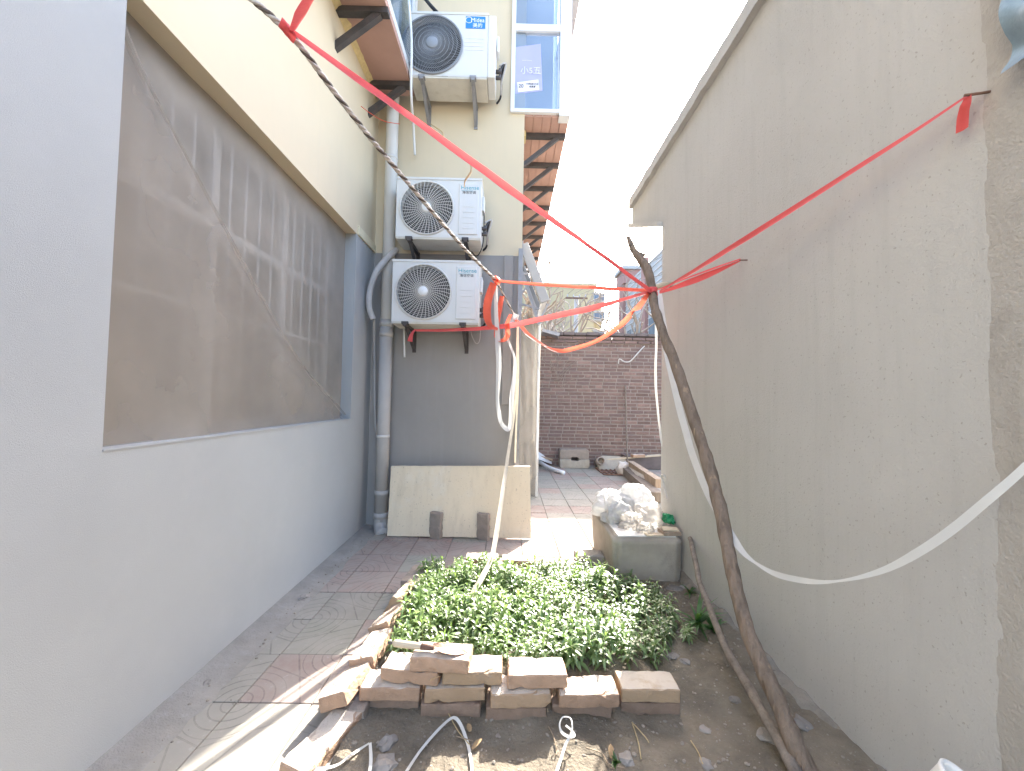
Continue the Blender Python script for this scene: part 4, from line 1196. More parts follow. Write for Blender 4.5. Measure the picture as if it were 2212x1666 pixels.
gb(846, 1362, 0.03, (0, 0, R(84)), 'buried brick under the third brick of the left edge of the bed', gbrick_vars[1])
gb(872, 1310, 0.03, (0, 0, R(84)), 'buried brick under the fourth brick of the left edge of the bed', gbrick_vars[1])
# far edge
gb(1041, 1208, 0.085, (0, R(1), R(2)), 'sunlit brick on the far edge of the bed, left of the hanging strap')
gb(1119, 1213, 0.082, (0, R(1), R(-2)), 'sunlit brick on the far edge of the bed, second from the left')
gb(1120, 1230, 0.028, (0, 0, R(-1)), 'lower brick under the second brick of the far edge of the bed', gbrick_vars[1])
gb(1042, 1226, 0.028, (0, 0, R(1)), 'lower brick under the leftmost brick of the far edge of the bed', gbrick_vars[1])
gb(1205, 1220, 0.028, (0, 0, R(1)), 'flat brick on the far edge of the bed behind the seedlings', gbrick_vars[2])
# kerb stone next to the trough
p = at_z(1275, 1208, 0.06)
o = put_brick('kerb_stone', (p.x, p.y+0.04, 0.04), (0, 0, R(2)), 'rough kerb stone between the bed and the concrete trough', None, brick_mesh(0.22, 0.10, 0.13, 77, 'kerb_stone', M['concrete'], 0.01, 0.008), 'stone')
# brick half buried at the lower left
gb(718, 1585, 0.022, (R(3), R(-3), R(70)), 'half-buried weathered brick on the dirt at the lower left')
gb(660, 1648, 0.02, (R(2), R(4), R(72)), 'pale broken brick at the bottom edge beside the paving', half_vars[0])
p = at_z(735, 1622, 0.02)

# ------------------------------------------------------------------ trowel
tw = thing('trowel', 'rusty garden trowel with pale wooden handle lying on the topmost brick', 'trowel', (-0.3, 1.7, z4+0.056))
zt_ = z4+0.072
ha, hb = at_z(848, 1389, zt_), at_z(912, 1397, zt_)
ax = (hb-ha).normalized()
g = MB(); n = 12
g.tube([ha.lerp(hb, i/n) for i in range(n+1)], [0.006, 0.013]+[0.0135]*8+[0.0128, 0.012, 0.011], 12); child(g.build('handle', M['wood_pale']), tw)
g = MB(); g.tube([ha-ax*0.02, ha+ax*0.01], [0.005, 0.006], 8); child(g.build('tang', M['steel_dark']), tw)
g = MB(); g.tube([hb-ax*0.004, hb+ax*0.03, hb+ax*0.05], [0.0125, 0.011, 0.009], 10); child(g.build('ferrule', M['steel_rusty']), tw)
tipp = at_z(1010, 1404, zt_-0.008)
ax2 = (tipp-hb-ax*0.045); bl = ax2.length; ax2.normalize(); sd = Vector((-ax2.y, ax2.x, 0)).normalized()
g = MB(); vs = []; m = 14
for i in range(m+1):
    t = i/m
    w = 0.034*min(1, 0.35+t*2.2)*max(0.02, 1-max(0, (t-0.55)/0.45)**1.7)
    c = hb + ax*0.045 + ax2*(bl*t) + Vector((0, 0, 0.004 - 0.012*t))
    for k in range(5):
        s = (k/4-0.5)*2
        vs.append(c + sd*(w*s) + Vector((0, 0, 0.014*abs(s)**1.6*(1-t*0.8) - 0.006)))
g.add(vs, [(i*5+k, i*5+k+1, (i+1)*5+k+1, (i+1)*5+k) for i in range(m) for k in range(4)], True)
child(g.build('blade', M['rusty_blade']), tw)

# ------------------------------------------------------------------ seedlings in the bed
def leaf(g, base, dirv, upv, L, W, droop):
    s = dirv.cross(upv).normalized()
    n = 4; vs = []
    for i in range(n+1):
        t = i/n
        w = W*(math.sin(math.pi*min(1, t*0.86+0.14))**0.8)*(1 if i < n else 0.05)
        c = base + dirv*(L*t) + upv*(-droop*L*t*t + 0.12*L*math.sin(math.pi*t))
        vs += [c - s*(w/2) + upv*(w*0.16), c, c + s*(w/2) + upv*(w*0.16)]
    fs = []
    for i in range(n):
        a = i*3; fs += [(a, a+1, a+4, a+3), (a+1, a+2, a+5, a+4)]
    g.add(vs, fs, True)
def seedling_meshes(seed, H, nleaf, Lmax, heads):
    rs = random.Random(seed)
    gl, gs = MB(), MB()
    for hd in range(heads):
        a0 = rs.uniform(0, 6.28); lean = Vector((math.cos(a0), math.sin(a0), 0))*(rs.uniform(0.0, 0.03) + (0.025 if hd else 0))
        hh = H*rs.uniform(0.8, 1.05)
        base = Vector((math.cos(a0), math.sin(a0), 0))*(0.012*hd)
        top = base + lean + Vector((0, 0, hh))
        mid = base.lerp(top, 0.5) + Vector((rs.uniform(-.006,.006), rs.uniform(-.006,.006), 0))
        path = smooth_path([base-Vector((0,0,0.03)), mid, top], 4)
        gs.tube(path, lerp_list([0.0026, 0.0018], len(path)), 5)
        for i in range(nleaf):
            t = 0.12 + 0.88*(i/(nleaf-1))**0.85
            p = base.lerp(top, t)
            a = a0 + i*2.4 + rs.uniform(-.3, .3)
            el = R(2 + 50*max(0, (t-0.7)/0.3)**1.3 + rs.uniform(-10, 10))
            d = Vector((math.cos(a)*math.cos(el), math.sin(a)*math.cos(el), math.sin(el)))
            upv = Vector((-math.cos(a)*math.sin(el), -math.sin(a)*math.sin(el), math.cos(el)))
            L = Lmax*rs.uniform(0.75, 1.1)*(1.0 if t < 0.8 else 1.0-1.6*(t-0.8))
            leaf(gl, p, d, upv, L, L*rs.uniform(0.26, 0.34), rs.uniform(0.1, 0.5))
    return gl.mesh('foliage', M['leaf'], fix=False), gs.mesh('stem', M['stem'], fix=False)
SD = [seedling_meshes(100+i, 0.085+0.012*(i % 5), 11+(i % 3)*2, 0.054+0.004*(i % 3), 2) for i in range(9)]
rp = random.Random(21)
spots = []
tries = 0
while len(spots) < 298 and tries < 60000:
    tries += 1
    x = rp.uniform(-0.52, 0.98); y = rp.uniform(1.80, 2.78)
    if x > 0.60 and (y < 1.9 or rp.random() < 0.4): continue
    if x > 0.74 and (y < 2.02 or y > 2.62 or rp.random() < 0.7): continue
    if x > 0.45 and y > 2.72 and x > 0.7: continue
    if x < -0.46 and y < 2.2 and rp.random() < 0.8: continue
    # gaps: worn spots in the bed
    if (x+0.20)**2 + (y-2.30)**2 < 0.055**2: continue
    if (x-0.03)**2 + (y-2.36)**2 < 0.075**2 and rp.random() < 0.8: continue
    if (x+0.33)**2 + (y-1.98)**2 < 0.05**2: continue
    if x < -0.15 and y < 1.86: continue
    dmin = 0.0515 if x < 0.56 else 0.066
    if any((x-a)**2+(y-b)**2 < dmin*dmin for a, b in spots): continue
    spots.append((x, y))
for (x, y) in spots:
    fm, sm_ = rp.choice(SD)
    sh = x > 0.56
    e = bpy.data.objects.new('seedling', None); COL.objects.link(e)
    e.location = (x, y, soil_h(x, y)); e.rotation_euler = (rp.uniform(-.1,.1), rp.uniform(-.1,.1), rp.uniform(0, 6.28))
    s = rp.uniform(0.85, 1.12)*(1.0 + 0.5*noise.noise(Vector((x*4.5, y*4.5, 2.0))))*(0.88 if y > 2.55 else 1.0)
    e.scale = (s, s, s*rp.uniform(0.9, 1.15))
    tag(e, 'small leafy green seedling growing packed with others in the brick-edged bed', 'seedling', 'seedlings in the brick-edged bed')
    for nm, me in (('foliage', fm), ('stem', sm_)):
        o = bpy.data.objects.new(nm, me); COL.objects.link(o); o.parent = e
# grassy weed by the stick
def weed(px, py, label, nl, L, seed, W=0.012):
    rs = random.Random(seed); p = at_z(px, py, 0.05)
    g = MB()
    for i in range(nl):
        a = rs.uniform(0, 6.28); el = R(rs.uniform(35, 80))
        d = Vector((math.cos(a)*math.cos(el), math.sin(a)*math.cos(el), math.sin(el))); upv = Vector((-math.cos(a)*math.sin(el), -math.sin(a)*math.sin(el), math.cos(el)))
        leaf(g, p, d, upv, L*rs.uniform(0.6, 1.1), W*rs.uniform(0.7, 1.3), rs.uniform(0.2, 0.7))
    return g.build('weed', M['leaf_weed'], label=label, cat='weed', fix=False)
weed(1508, 1360, 'long-leaved weed growing between the bed and the leaning stick', 26, 0.17, 3, 0.016)
weed(1545, 1372, 'small broad-leaved weed at the foot of the right wall behind the stick', 12, 0.10, 4, 0.03)
weed(1490, 1285, 'dark weed tuft growing against the front of the concrete trough', 12, 0.08, 5, 0.014)
weed(1340, 1262, 'low weed tuft at the left foot of the concrete trough', 14, 0.07, 8, 0.012)
weed(1330, 1652, 'tiny bright weed at the bottom edge of the picture on the dirt', 14, 0.035, 6, 0.012)

# ------------------------------------------------------------------ concrete trough with bags on it
tx0, tx1, ty0, ty1, tz1 = 0.755, 1.228, 2.73, 3.48, 0.335
tr_ = thing('trough', 'grey concrete trough with a pale top against the right wall', 'trough', ((tx0+tx1)/2, (ty0+ty1)/2, 0))
bm = bmesh.new(); bmesh.ops.create_cube(bm, size=1.0)
bmesh.ops.subdivide_edges(bm, edges=bm.edges[:], cuts=7, use_grid_fill=True)
for v in bm.verts:
    k = 0.96 + 0.04*(v.co.z+0.5)
    v.co = Vector(((tx0+tx1)/2, (ty0+ty1)/2, 0)) + Vector((v.co.x*(tx1-tx0)*k, v.co.y*(ty1-ty0)*k, -0.02 + (tz1+0.02)*(v.co.z+0.5)))
    v.co += Vector((noise.noise(v.co*7), noise.noise(v.co*7+Vector((9,0,0))), noise.noise(v.co*7+Vector((0,9,0)))))*0.008
bmesh.ops.bevel(bm, geom=[e for e in bm.edges if e.calc_face_angle(0) > 0.9], offset=0.018, segments=3, affect='EDGES')
me = bpy.data.meshes.new('basin'); bm.to_mesh(me); bm.free(); me.materials.append(M['concrete'])
for p_ in me.polygons: p_.use_smooth = True
child(obj('basin', me), tr_)
g = MB(); g.box((tx0+0.03, ty0+0.03, tz1-0.03), (tx1-0.04, ty1-0.03, tz1+0.008)); child(g.build('lining', M['white_inside']), tr_)

def crumple(name, loc, size, mat, seed, label, cat, freq=1.0, amp=0.35, flat=0.3, sub=5, rot=0.0):
    bm = bmesh.new(); bmesh.ops.create_icosphere(bm, subdivisions=sub, radius=1.0)
    for v in bm.verts:
        n = v.co.normalized()
        d = 1.0 + amp*0.9*noise.noise(n*freq*1.5+Vector((seed, seed*1.7, 0)))
        for o_ in range(2):
            f = freq*(2.2*2.1**o_)
            d += amp*0.45/(1.9**o_)*(0.35-abs(noise.noise(n*f+Vector((seed, seed*1.7, 9+o_*9))))*1.6)
        p = n*d
        if p.z < -flat: p.z = -flat - 0.15*(p.z+flat)
        v.co = Vector((p.x*size[0], p.y*size[1], (p.z+flat)*size[2]))
    me = bpy.data.meshes.new(name); bm.to_mesh(me); bm.free(); me.materials.append(mat)
    for p_ in me.polygons: p_.use_smooth = sub > 3
    o = obj(name, me, label=label, cat=cat); o.location = loc; o.rotation_euler = (0, 0, rot); return o
bagz = tz1+0.006
crumple('plastic_bag', (0.875, 3.25, bagz), (0.155, 0.18, 0.155), M['bag_white'], 3.3, 'bulging white plastic bag at the back left of the trough', 'plastic bag', 0.9, 0.38)
crumple('plastic_bag', (1.06, 3.27, bagz), (0.165, 0.16, 0.175), M['bag_white'], 8.1, 'tall white plastic bag in the middle of the trough heap', 'plastic bag', 0.9, 0.40)
crumple('plastic_bag', (1.10, 3.02, bagz), (0.115, 0.13, 0.12), M['bag_clear'], 5.2, 'greyish see-through plastic bag at the right of the trough heap', 'plastic bag', 1.0, 0.35)
crumple('plastic_bag', (0.93, 2.93, bagz), (0.085, 0.08, 0.085), M['bag_clear'], 12.4, 'small tightly crumpled clear bag at the front left of the trough', 'plastic bag', 1.5, 0.45)
crumple('plastic_bag', (1.00, 2.83, bagz), (0.06, 0.05, 0.055), M['bag_clear'], 15.4, 'small tan-tinted crumpled bag at the front middle of the trough', 'plastic bag', 1.6, 0.5)
crumple('plastic_bag', (1.205, 2.93, tz1+0.055), (0.038, 0.06, 0.045), M['bag_green'], 2.4, 'small bright green plastic bag against the right wall above the trough', 'plastic bag', 1.4, 0.4)
crumple('plastic_bag', (0.875, 3.10, bagz), (0.11, 0.12, 0.12), M['bag_white'], 31.4, 'white plastic bag slumped over the left rim of the trough', 'plastic bag', 1.0, 0.45)
g = MB(); g.box((1.10, 2.755, tz1+0.010), (1.225, 2.86, tz1+0.034), rot=(0, 0, R(6))); g.build('wood_block', M['wood_old'], bevel=0.002, label='small weathered wood block on the right corner of the trough', cat='wood block')
g = MB(); g.box((1.112, 2.77, tz1+0.036), (1.222, 2.85, tz1+0.048), rot=(0, 0, R(-8))); g.build('wood_chip', M['wood_pale'], bevel=0.002, label='thin pale wood chip lying on the wood block', cat='wood chip')
g = MB(); g.box((0.98, 2.745, tz1+0.009), (1.10, 2.80, tz1+0.018), rot=(0, 0, R(3))); g.build('cream_slab', M['wood_pale'], bevel=0.001, label='flat cream slab on the front rim of the trough', cat='slab')
g = MB(); g.tube(smooth_path([at_y(1441, 1078, 3.0), at_y(1432, 1040, 3.1), at_y(1428, 1028, 3.1), at_y(1436, 1030, 3.1), at_y(1447, 1060, 3.05), at_y(1460, 1108, 2.95), at_y(1468, 1112, 2.93)], 6), 0.006, 6)
g.build('white_tie', M['white_strap'], label='white tie looping up the wall from the green bag', cat='tie')
# stones under the trough corner
for i, (px, py, sz) in enumerate(((1455, 1275, 0.05), (1478, 1270, 0.04))):
    p = at_z(px, py, 0.03)
    crumple('stone', (p.x, p.y-0.02, 0.02), (sz*1.2, sz, sz*0.6), M['stone'], i*4+60, ('flat grey stone below the front right corner of the trough', 'second flat stone right beside the trough corner stone')[i], 'stone', 0.8, 0.25, 0.5, 3)

# ------------------------------------------------------------------ crooked pole and second stick
pb = at_z(1742, 1662, 0.085); ptop_y = 2.62
p_top = at_y(1357, 515, ptop_y)
nrm = Vector((1, 0, 0)).cross(p_top-pb).normalized()
pp = [(1357,513),(1363,528),(1371,545),(1384,560),(1397,580),(1404,602),(1409,632),(1414,662),(1424,696),(1438,735),(1455,776),(1473,828),(1492,886),(1510,940),(1526,990),(1540,1040),(1554,1090),(1566,1150),(1577,1210),(1588,1262),(1602,1320),(1622,1382),(1648,1445),(1678,1512),(1710,1590),(1742,1662),(1776,1745),(1806,1820)]
wd = [8,12,14,18,19,18,18,18,19,20,21,22,24,24,25,26,26,27,28,28,29,30,32,35,38,41,44,47]
pts = [at_plane(a, b, pb, nrm) for a, b in pp]
path = smooth_path(pts, 5)
rad = lerp_list([w*0.5*p.y/FPX for w, p in zip(wd, pts)], len(path))
g = MB(); g.tube(path, [r*(1+0.10*noise.noise(Vector((i*0.31, 0, 0)))) for i, r in enumerate(rad)], 14, wob=0.22, wseed=2.0)
for (i, d, L) in ((7, Vector((-0.6, -0.3, 0.4)), 0.02), (14, Vector((0.7, -0.3, 0.4)), 0.016), (12, Vector((0.8, -0.5, 0.1)), 0.014)):
    p = path[i]; g.tube([p, p+d.normalized()*(rad[i]+L*0.5), p+d.normalized()*(rad[i]+L)], [0.012, 0.011, 0.005], 7)
pole = g.build('wooden_pole', M['bark'], label='crooked bare branch used as a pole, leaning by the right wall and holding the ribbons', cat='pole')
# end of the pole stuck further into the dirt
st = [(1491,1163),(1497,1190),(1505,1225),(1512,1262),(1528,1298),(1545,1345),(1565,1395),(1590,1440),(1620,1490),(1650,1545),(1690,1612),(1715,1662),(1742,1720),(1765,1770)]
sb = at_z(1715, 1662, 0.09); s_top = at_y(1491, 1163, 2.66)
nrm2 = Vector((1, 0, 0)).cross(s_top-sb).normalized()
pts = [at_plane(a, b, sb, nrm2) for a, b in st]
path2 = smooth_path(pts, 4)
g = MB(); g.tube(path2, lerp_list([0.015, 0.015, 0.016, 0.018, 0.020, 0.022], len(path2)), 10, wob=0.25, wseed=7.0)
g.build('stick', M['stick'], label='thinner weathered stick lying from the trough corner down beside the pole', cat='stick')

# ------------------------------------------------------------------ rope, ribbons, straps
TIE = at_plane(1404, 634, pb, nrm) + Vector((-0.005, -0.03, 0))
rope_pts = [at_y(520, -22, 1.42), at_y(630, 78, 1.55), at_y(720, 196, 1.72), at_y(800, 298, 1.92), at_y(880, 394, 2.2), at_y(960, 488, 2.55), at_y(1020, 555, 2.95), at_y(1072, 606, 3.35)]
def rope(pts, r, name, label, turns_per_m=22):
    path = smooth_path(pts, 26)
    t = thing(name, label, 'rope', pts[0])
    L = 0.0; cum = [0.0]
    for i in range(1, len(path)):
        L += (path[i]-path[i-1]).length; cum.append(L)
    for k in range(3):
        sp_ = []
        for i, p in enumerate(path):
            d = (path[min(i+1, len(path)-1)] - path[max(i-1, 0)]).normalized()
            s = d.cross(Vector((0,0,1))).normalized(); q = s.cross(d)
            a = cum[i]*turns_per_m*2*math.pi/2.2 + k*2*math.pi/3
            sp_.append(p + (s*math.cos(a)+q*math.sin(a))*r*0.55)
        g = MB(); g.tube(sp_, r*0.62, 6); child(g.build('strand', M['rope_dark' if k == 0 else 'rope_pale']), t)
    return t
rope(rope_pts, 0.0115, 'rope', 'twisted dark and pale rope stretched diagonally across the yard', 24)
rp2 = [at_y(1072, 606, 3.35), at_y(1085, 632, 3.5), at_y(1100, 660, 3.62), at_y(1113, 686, 3.72)]
rope(rp2, 0.008, 'rope', 'short pale rope end running down from the orange knot', 18)
KNOT1 = at_y(628, 68, 1.53); KNOT2 = at_y(1073, 608, 3.33); KNOT3 = at_y(1112, 690, 3.68)

def rib(name, pts, w, mat, label, ref=(0,-1,0.3), tw=0.0, curl=0.12, sub=8, cat='ribbon', group=None, parent=None):
    path = smooth_path(pts, sub)
    ws = lerp_list(w if isinstance(w, list) else [w, w], len(path))
    tws = lerp_list(tw if isinstance(tw, list) else [tw, tw], len(path))
    path = [p + Vector((noise.noise(p*6), noise.noise(p*6+Vector((5,0,0))), noise.noise(p*6+Vector((0,5,0)))))*0.003 for p in path]
    g = MB(); g.ribbon(path, ws, ref, tws, curl)
    if parent is not None: return child(g.build(name, M[mat]), parent)
    return g.build(name, M[mat], label=label, cat=cat, group=group)
def lerp_pts(a, b, n, sag=0.0):
    return [a.lerp(b, i/n) - Vector((0, 0, sag*4*(i/n)*(1-i/n))) for i in range(n+1)]
rib('ribbon', lerp_pts(KNOT1, TIE, 10, 0.01), [0.022, 0.046, 0.052, 0.056, 0.052, 0.046, 0.034], 'red_ribbon', 'broad red ribbon pulled tight from the rope knot to the pole', tw=[0.0, 0.25, 0.1, 0.4, 0.2], curl=0.22)
rib('ribbon', [KNOT1 + Vector((0.012, 0, 0)), at_y(655, 30, 1.40), at_y(688, -20, 1.28)], [0.03, 0.06, 0.072], 'red_ribbon', 'wide red ribbon rising from the rope knot out of the top of the picture', tw=0.2, curl=0.15)
rib('ribbon', lerp_pts(KNOT2, TIE + Vector((0, 0.0, 0.004)), 8, 0.01), [0.03, 0.046, 0.044, 0.03], 'orange_ribbon', 'thin red-orange ribbon stretched level from the rope end to the pole', tw=[0.1, 0.35, 0.1], curl=0.2)
rp3 = [TIE, at_y(1300, 662, 2.85), at_y(1200, 684, 3.2), at_y(1112, 702, 3.48), at_y(1050, 709, 3.52), at_y(980, 713, 3.54), at_y(898, 714, 3.56)]
rib('ribbon', rp3, [0.034, 0.056, 0.056, 0.048, 0.036, 0.028, 0.018], 'red_ribbon', 'red ribbon from the pole to the bracket under the lowest air conditioner', tw=[0.2, 0.0, 0.3, 0.5], curl=0.15)
rib('ribbon_tail', [at_y(897, 712, 3.55), at_y(890, 722, 3.54), at_y(886, 738, 3.54)], [0.012, 0.03, 0.05], 'red_ribbon', 'short red ribbon tail hanging from the bracket under the lowest air conditioner')
rp4 = [KNOT3, at_y(1140, 724, 3.55), at_y(1175, 748, 3.4), at_y(1205, 760, 3.3), at_y(1232, 757, 3.2), at_y(1285, 740, 3.05), at_y(1335, 710, 2.9), at_y(1372, 672, 2.75), TIE+Vector((-0.02, 0, -0.01))]
rib('ribbon', rp4, [0.03, 0.05, 0.046, 0.06, 0.046, 0.04, 0.055, 0.042, 0.026], 'orange_ribbon', 'slack orange ribbon sagging in front of the top of the brick wall', tw=[0.2, 0.8, 0.2, 0.5, 0.3], curl=0.2)
NAIL1 = at_x(1602, 563, XR-0.02)
rib('ribbon', lerp_pts(TIE+Vector((0.06, 0.02, 0)), NAIL1, 8, 0.012), [0.02, 0.034, 0.044, 0.044, 0.03, 0.008], 'red_ribbon', 'short red ribbon from the pole to the lower nail in the right wall', tw=[0.3, 0.1, 0.4], curl=0.2)
rib('ribbon', lerp_pts(TIE+Vector((0.05, 0.02, 0.02)), NAIL1 + Vector((-0.004, 0, 0.006)), 8, -0.004), [0.012, 0.014, 0.02, 0.012], 'red_ribbon', 'narrow red ribbon strand just above the short one at the lower nail', tw=0.4, curl=0.2)
NAIL2 = at_x(2092, 208, XR-0.03)
rib('ribbon', lerp_pts(TIE+Vector((0.05, 0.0, 0.0)), NAIL2, 12, 0.01), [0.02, 0.030, 0.036, 0.036, 0.032, 0.026, 0.010], 'red_ribbon', 'long red ribbon climbing from the pole to the high nail in the right wall', ref=(-1,-0.4,0.2), tw=[0.3, 0.1, 0.3], curl=0.15)
rib('ribbon_tail', [NAIL2, at_x(2088, 225, XR-0.035), at_x(2082, 252, XR-0.03), at_x(2080, 282, XR-0.03)], [0.014, 0.028, 0.03, 0.03], 'red_ribbon', 'flat red ribbon tail hanging from the high nail in the right wall', ref=(-1,0,0))
for nm, pnt, lab in (('nail', NAIL1, 'thin bent nail in the right wall holding the short red ribbon'), ('nail', NAIL2, 'rusty nail in the right wall holding the long red ribbon')):
    g = MB(); g.tube([pnt+Vector((-0.012, 0.0, 0.002)), pnt+Vector((0.012, -0.012, -0.002)), pnt+Vector((0.04, -0.03, -0.008))], 0.0035, 6); g.build('nail', M['steel_rusty'], label=lab, cat='nail')
# wraps of ribbon round the pole and round the rope
def wrap(c, axis, r, turns, w, mat, label, name='ribbon_knot', rise=0.03):
    ax = axis.normalized(); s = ax.cross(Vector((0.3,1,0.2))).normalized(); q = ax.cross(s); n = int(turns*14)
    pts = [c + ax*(rise*(i/n-0.5)) + (s*math.cos(i/14*6.283)+q*math.sin(i/14*6.283))*r*(1+0.1*math.sin(i*1.7)) for i in range(n+1)]
    g = MB(); vs = []; fs = []
    for i, p in enumerate(pts):
        vs += [p - ax*w*0.5, p + (p-c).normalized()*0.002, p + ax*w*0.5]
    for i in range(n):
        a = i*3; fs += [(a, a+1, a+4, a+3), (a+1, a+2, a+5, a+4)]
    g.add(vs, fs, True); return g.build(name, M[mat], label=label, cat='ribbon')
ipole = min(range(len(path)), key=lambda i: abs(path[i].z - (TIE.z)))
wrap(path[ipole], path[ipole+1]-path[ipole-1], rad[ipole]+0.006, 2.3, 0.016, 'red_ribbon', 'red ribbon wound round the crooked pole where all ribbons meet', rise=0.03)
wrap(at_y(622, 66, 1.53), rope_pts[2]-rope_pts[0], 0.018, 2.5, 0.024, 'red_ribbon', 'red ribbon knot wound round the rope at the top left', rise=0.05)
wrap(at_y(1072, 605, 3.34), rope_pts[-1]-rope_pts[-2], 0.026, 2.5, 0.034, 'orange_ribbon', 'orange ribbon knot wound round the lower end of the rope', rise=0.06)
wrap(at_y(1112, 688, 3.70), Vector((0.3, 0, 1)), 0.03, 3.0, 0.03, 'white_strap', 'tangled white strap knot at the corner of the end wall', rise=0.08)
# orange loops
rib('ribbon_loop', [at_y(1066, 612, 3.33), at_y(1054, 650, 3.36), at_y(1052, 685, 3.38), at_y(1060, 705, 3.40), at_y(1075, 712, 3.42)], [0.06, 0.07, 0.07, 0.05, 0.03], 'orange_ribbon', 'broad orange ribbon loop hanging from the rope end', tw=0.3)
rib('ribbon_loop', [at_y(1084, 640, 3.5), at_y(1078, 670, 3.5), at_y(1074, 700, 3.5), at_y(1072, 728, 3.48), at_y(1084, 737, 3.45), at_y(1096, 728, 3.45), at_y(1096, 700, 3.5), at_y(1104, 680, 3.56)], [0.04, 0.05, 0.04, 0.05, 0.06, 0.05, 0.04, 0.03], 'orange_ribbon', 'smaller red and orange ribbon loop beside the white strap', tw=[0.2, 0.6, 0.2])
rib('strap', [at_y(1070, 618, 3.36), at_y(1072, 680, 3.42), at_y(1075, 740, 3.44), at_y(1077, 800, 3.44), at_y(1074, 860, 3.44), at_y(1077, 890, 3.44), at_y(1083, 915, 3.44), at_y(1096, 928, 3.44), at_y(1103, 915, 3.45), at_y(1106, 860, 3.46), at_y(1112, 800, 3.5), at_y(1111, 770, 3.52), at_y(1098, 735, 3.55), at_y(1094, 712, 3.58), at_y(1108, 692, 3.66)],
    [0.03, 0.034, 0.05, 0.05, 0.03, 0.036, 0.034, 0.046, 0.04, 0.046, 0.03, 0.02, 0.02, 0.03, 0.03], 'white_strap', 'long white strap hanging in a narrow loop in front of the grey wall', tw=[0, 0.4, 0.1, 0.6, 0.1, 0.4], cat='strap')
rib('strap', [at_y(1118, 694, 3.66), at_y(1117, 780, 3.6), at_y(1112, 880, 3.5), at_y(1102, 950, 3.4), at_y(1092, 1020, 3.2), at_y(1082, 1090, 2.95), at_y(1072, 1150, 2.75), at_y(1062, 1202, 2.58), at_y(1042, 1245, 2.4), at_y(1024, 1275, 2.3), at_y(1014, 1296, 2.24)],
    [0.02, 0.026, 0.024, 0.026, 0.03, 0.032, 0.036, 0.030, 0.036, 0.03, 0.02], 'tan_strap', 'pale tan strap hanging from the wall corner down into the plant bed', tw=[0.2, 0.5, 0.2, 0.4, 0.1], cat='strap')
rib('strap', [at_y(1117, 694, 3.72), at_y(1119, 800, 3.72), at_y(1116, 900, 3.74), at_y(1112, 1000, 3.76)], [0.02, 0.024, 0.02, 0.02], 'tan_strap', 'second pale strap hanging down along the corner post', tw=[0.3, 0.7, 0.3], cat='strap')
ws = [(1424,628,2.60),(1432,690,2.5),(1440,752,2.42),(1456,830,2.33),(1474,905,2.22),(1492,970,2.1),(1517,1040,1.98),(1545,1098,1.85),(1575,1150,1.72),(1610,1198,1.58),(1655,1230,1.46),(1705,1248,1.36),(1765,1257,1.27),(1835,1251,1.19),(1910,1230,1.12),(1990,1187,1.05),(2070,1132,0.99),(2140,1075,0.94),(2215,1008,0.90),(2300,925,0.86)]
rib('strap', [at_y(*q) for q in ws], [0.026, 0.034, 0.042, 0.038, 0.036, 0.034, 0.032, 0.032, 0.030, 0.010, 0.020, 0.018, 0.006, 0.014, 0.020, 0.020, 0.018, 0.016, 0.014], 'white_strap', 'long white strap sagging from the pole across the right wall', ref=(-0.5,-1,0.3), tw=0.1, curl=0.05, cat='strap')
rib('strap', [at_y(1418, 688, 3.0), at_y(1417, 760, 3.02), at_y(1416, 830, 3.04), at_y(1421, 890, 3.05), at_y(1427, 940, 3.05), at_y(1430, 965, 3.05)], [0.02, 0.018, 0.02, 0.016, 0.02, 0.006], 'white_strap', 'thin white strap hanging at the far corner of the right wall', cat='strap')
g = MB(); g.tube([at_y(1408, 624, 2.95), at_y(1432, 616, 2.98), at_y(1452, 615, 3.0)], [0.022, 0.024, 0.022], 8)
g.build('wood_peg', M['wood_pale'], label='stub of pale wood peg beside the pole at the wall corner', cat='peg')
# dry tendrils on the red ribbon
for pts, lab in (([(930,268),(955,285),(958,300),(968,318)], 'small dry curled tendril caught on the upper part of the red ribbon'), ([(985,322),(1010,345),(1018,368),(1005,390),(1003,405)], 'larger dry curled leaf stalk caught on the red ribbon above the pale-grilled unit')):
    g = MB(); g.tube(smooth_path([at_y(a, b, 1.98) for a, b in pts], 6), lerp_list([0.002, 0.004, 0.005, 0.002], len(pts)*6-5), 6)
    g.build('dry_tendril', M['straw'], label=lab, cat='tendril')

# ------------------------------------------------------------------ debris at the far end
def blk(L, H, D, seed, notch):
    g = MB(); n = 0.12*H
    poly = [(-L/2,0),(-L*0.12,0),(-L*0.09,n*1.6),(L*0.12,n*1.6),(L*0.15,0),(L/2,0),(L/2,H*0.86),(L*0.46,H),(-L*0.46,H),(-L/2,H*0.86)]
    if not notch: poly = [(a, H-b) for a, b in poly]
    g.prism(poly, 'y', -D/2, D/2); return g
p = at_z(1234, 1004, 0.0)
g = blk(0.56, 0.165, 0.2, 1, False); o = g.build('concrete_block', M['concrete'], bevel=0.012, label='lower pale concrete block standing against the brick wall', cat='block'); o.location = (p.x, YB-0.2, 0.0)
g = blk(0.55, 0.18, 0.2, 2, True); o = g.build('concrete_block', M['brick_grey'], bevel=0.014, label='upper darker concrete block stacked on the pale one by the brick wall', cat='block'); o.location = (p.x-0.005, YB-0.19, 0.168)
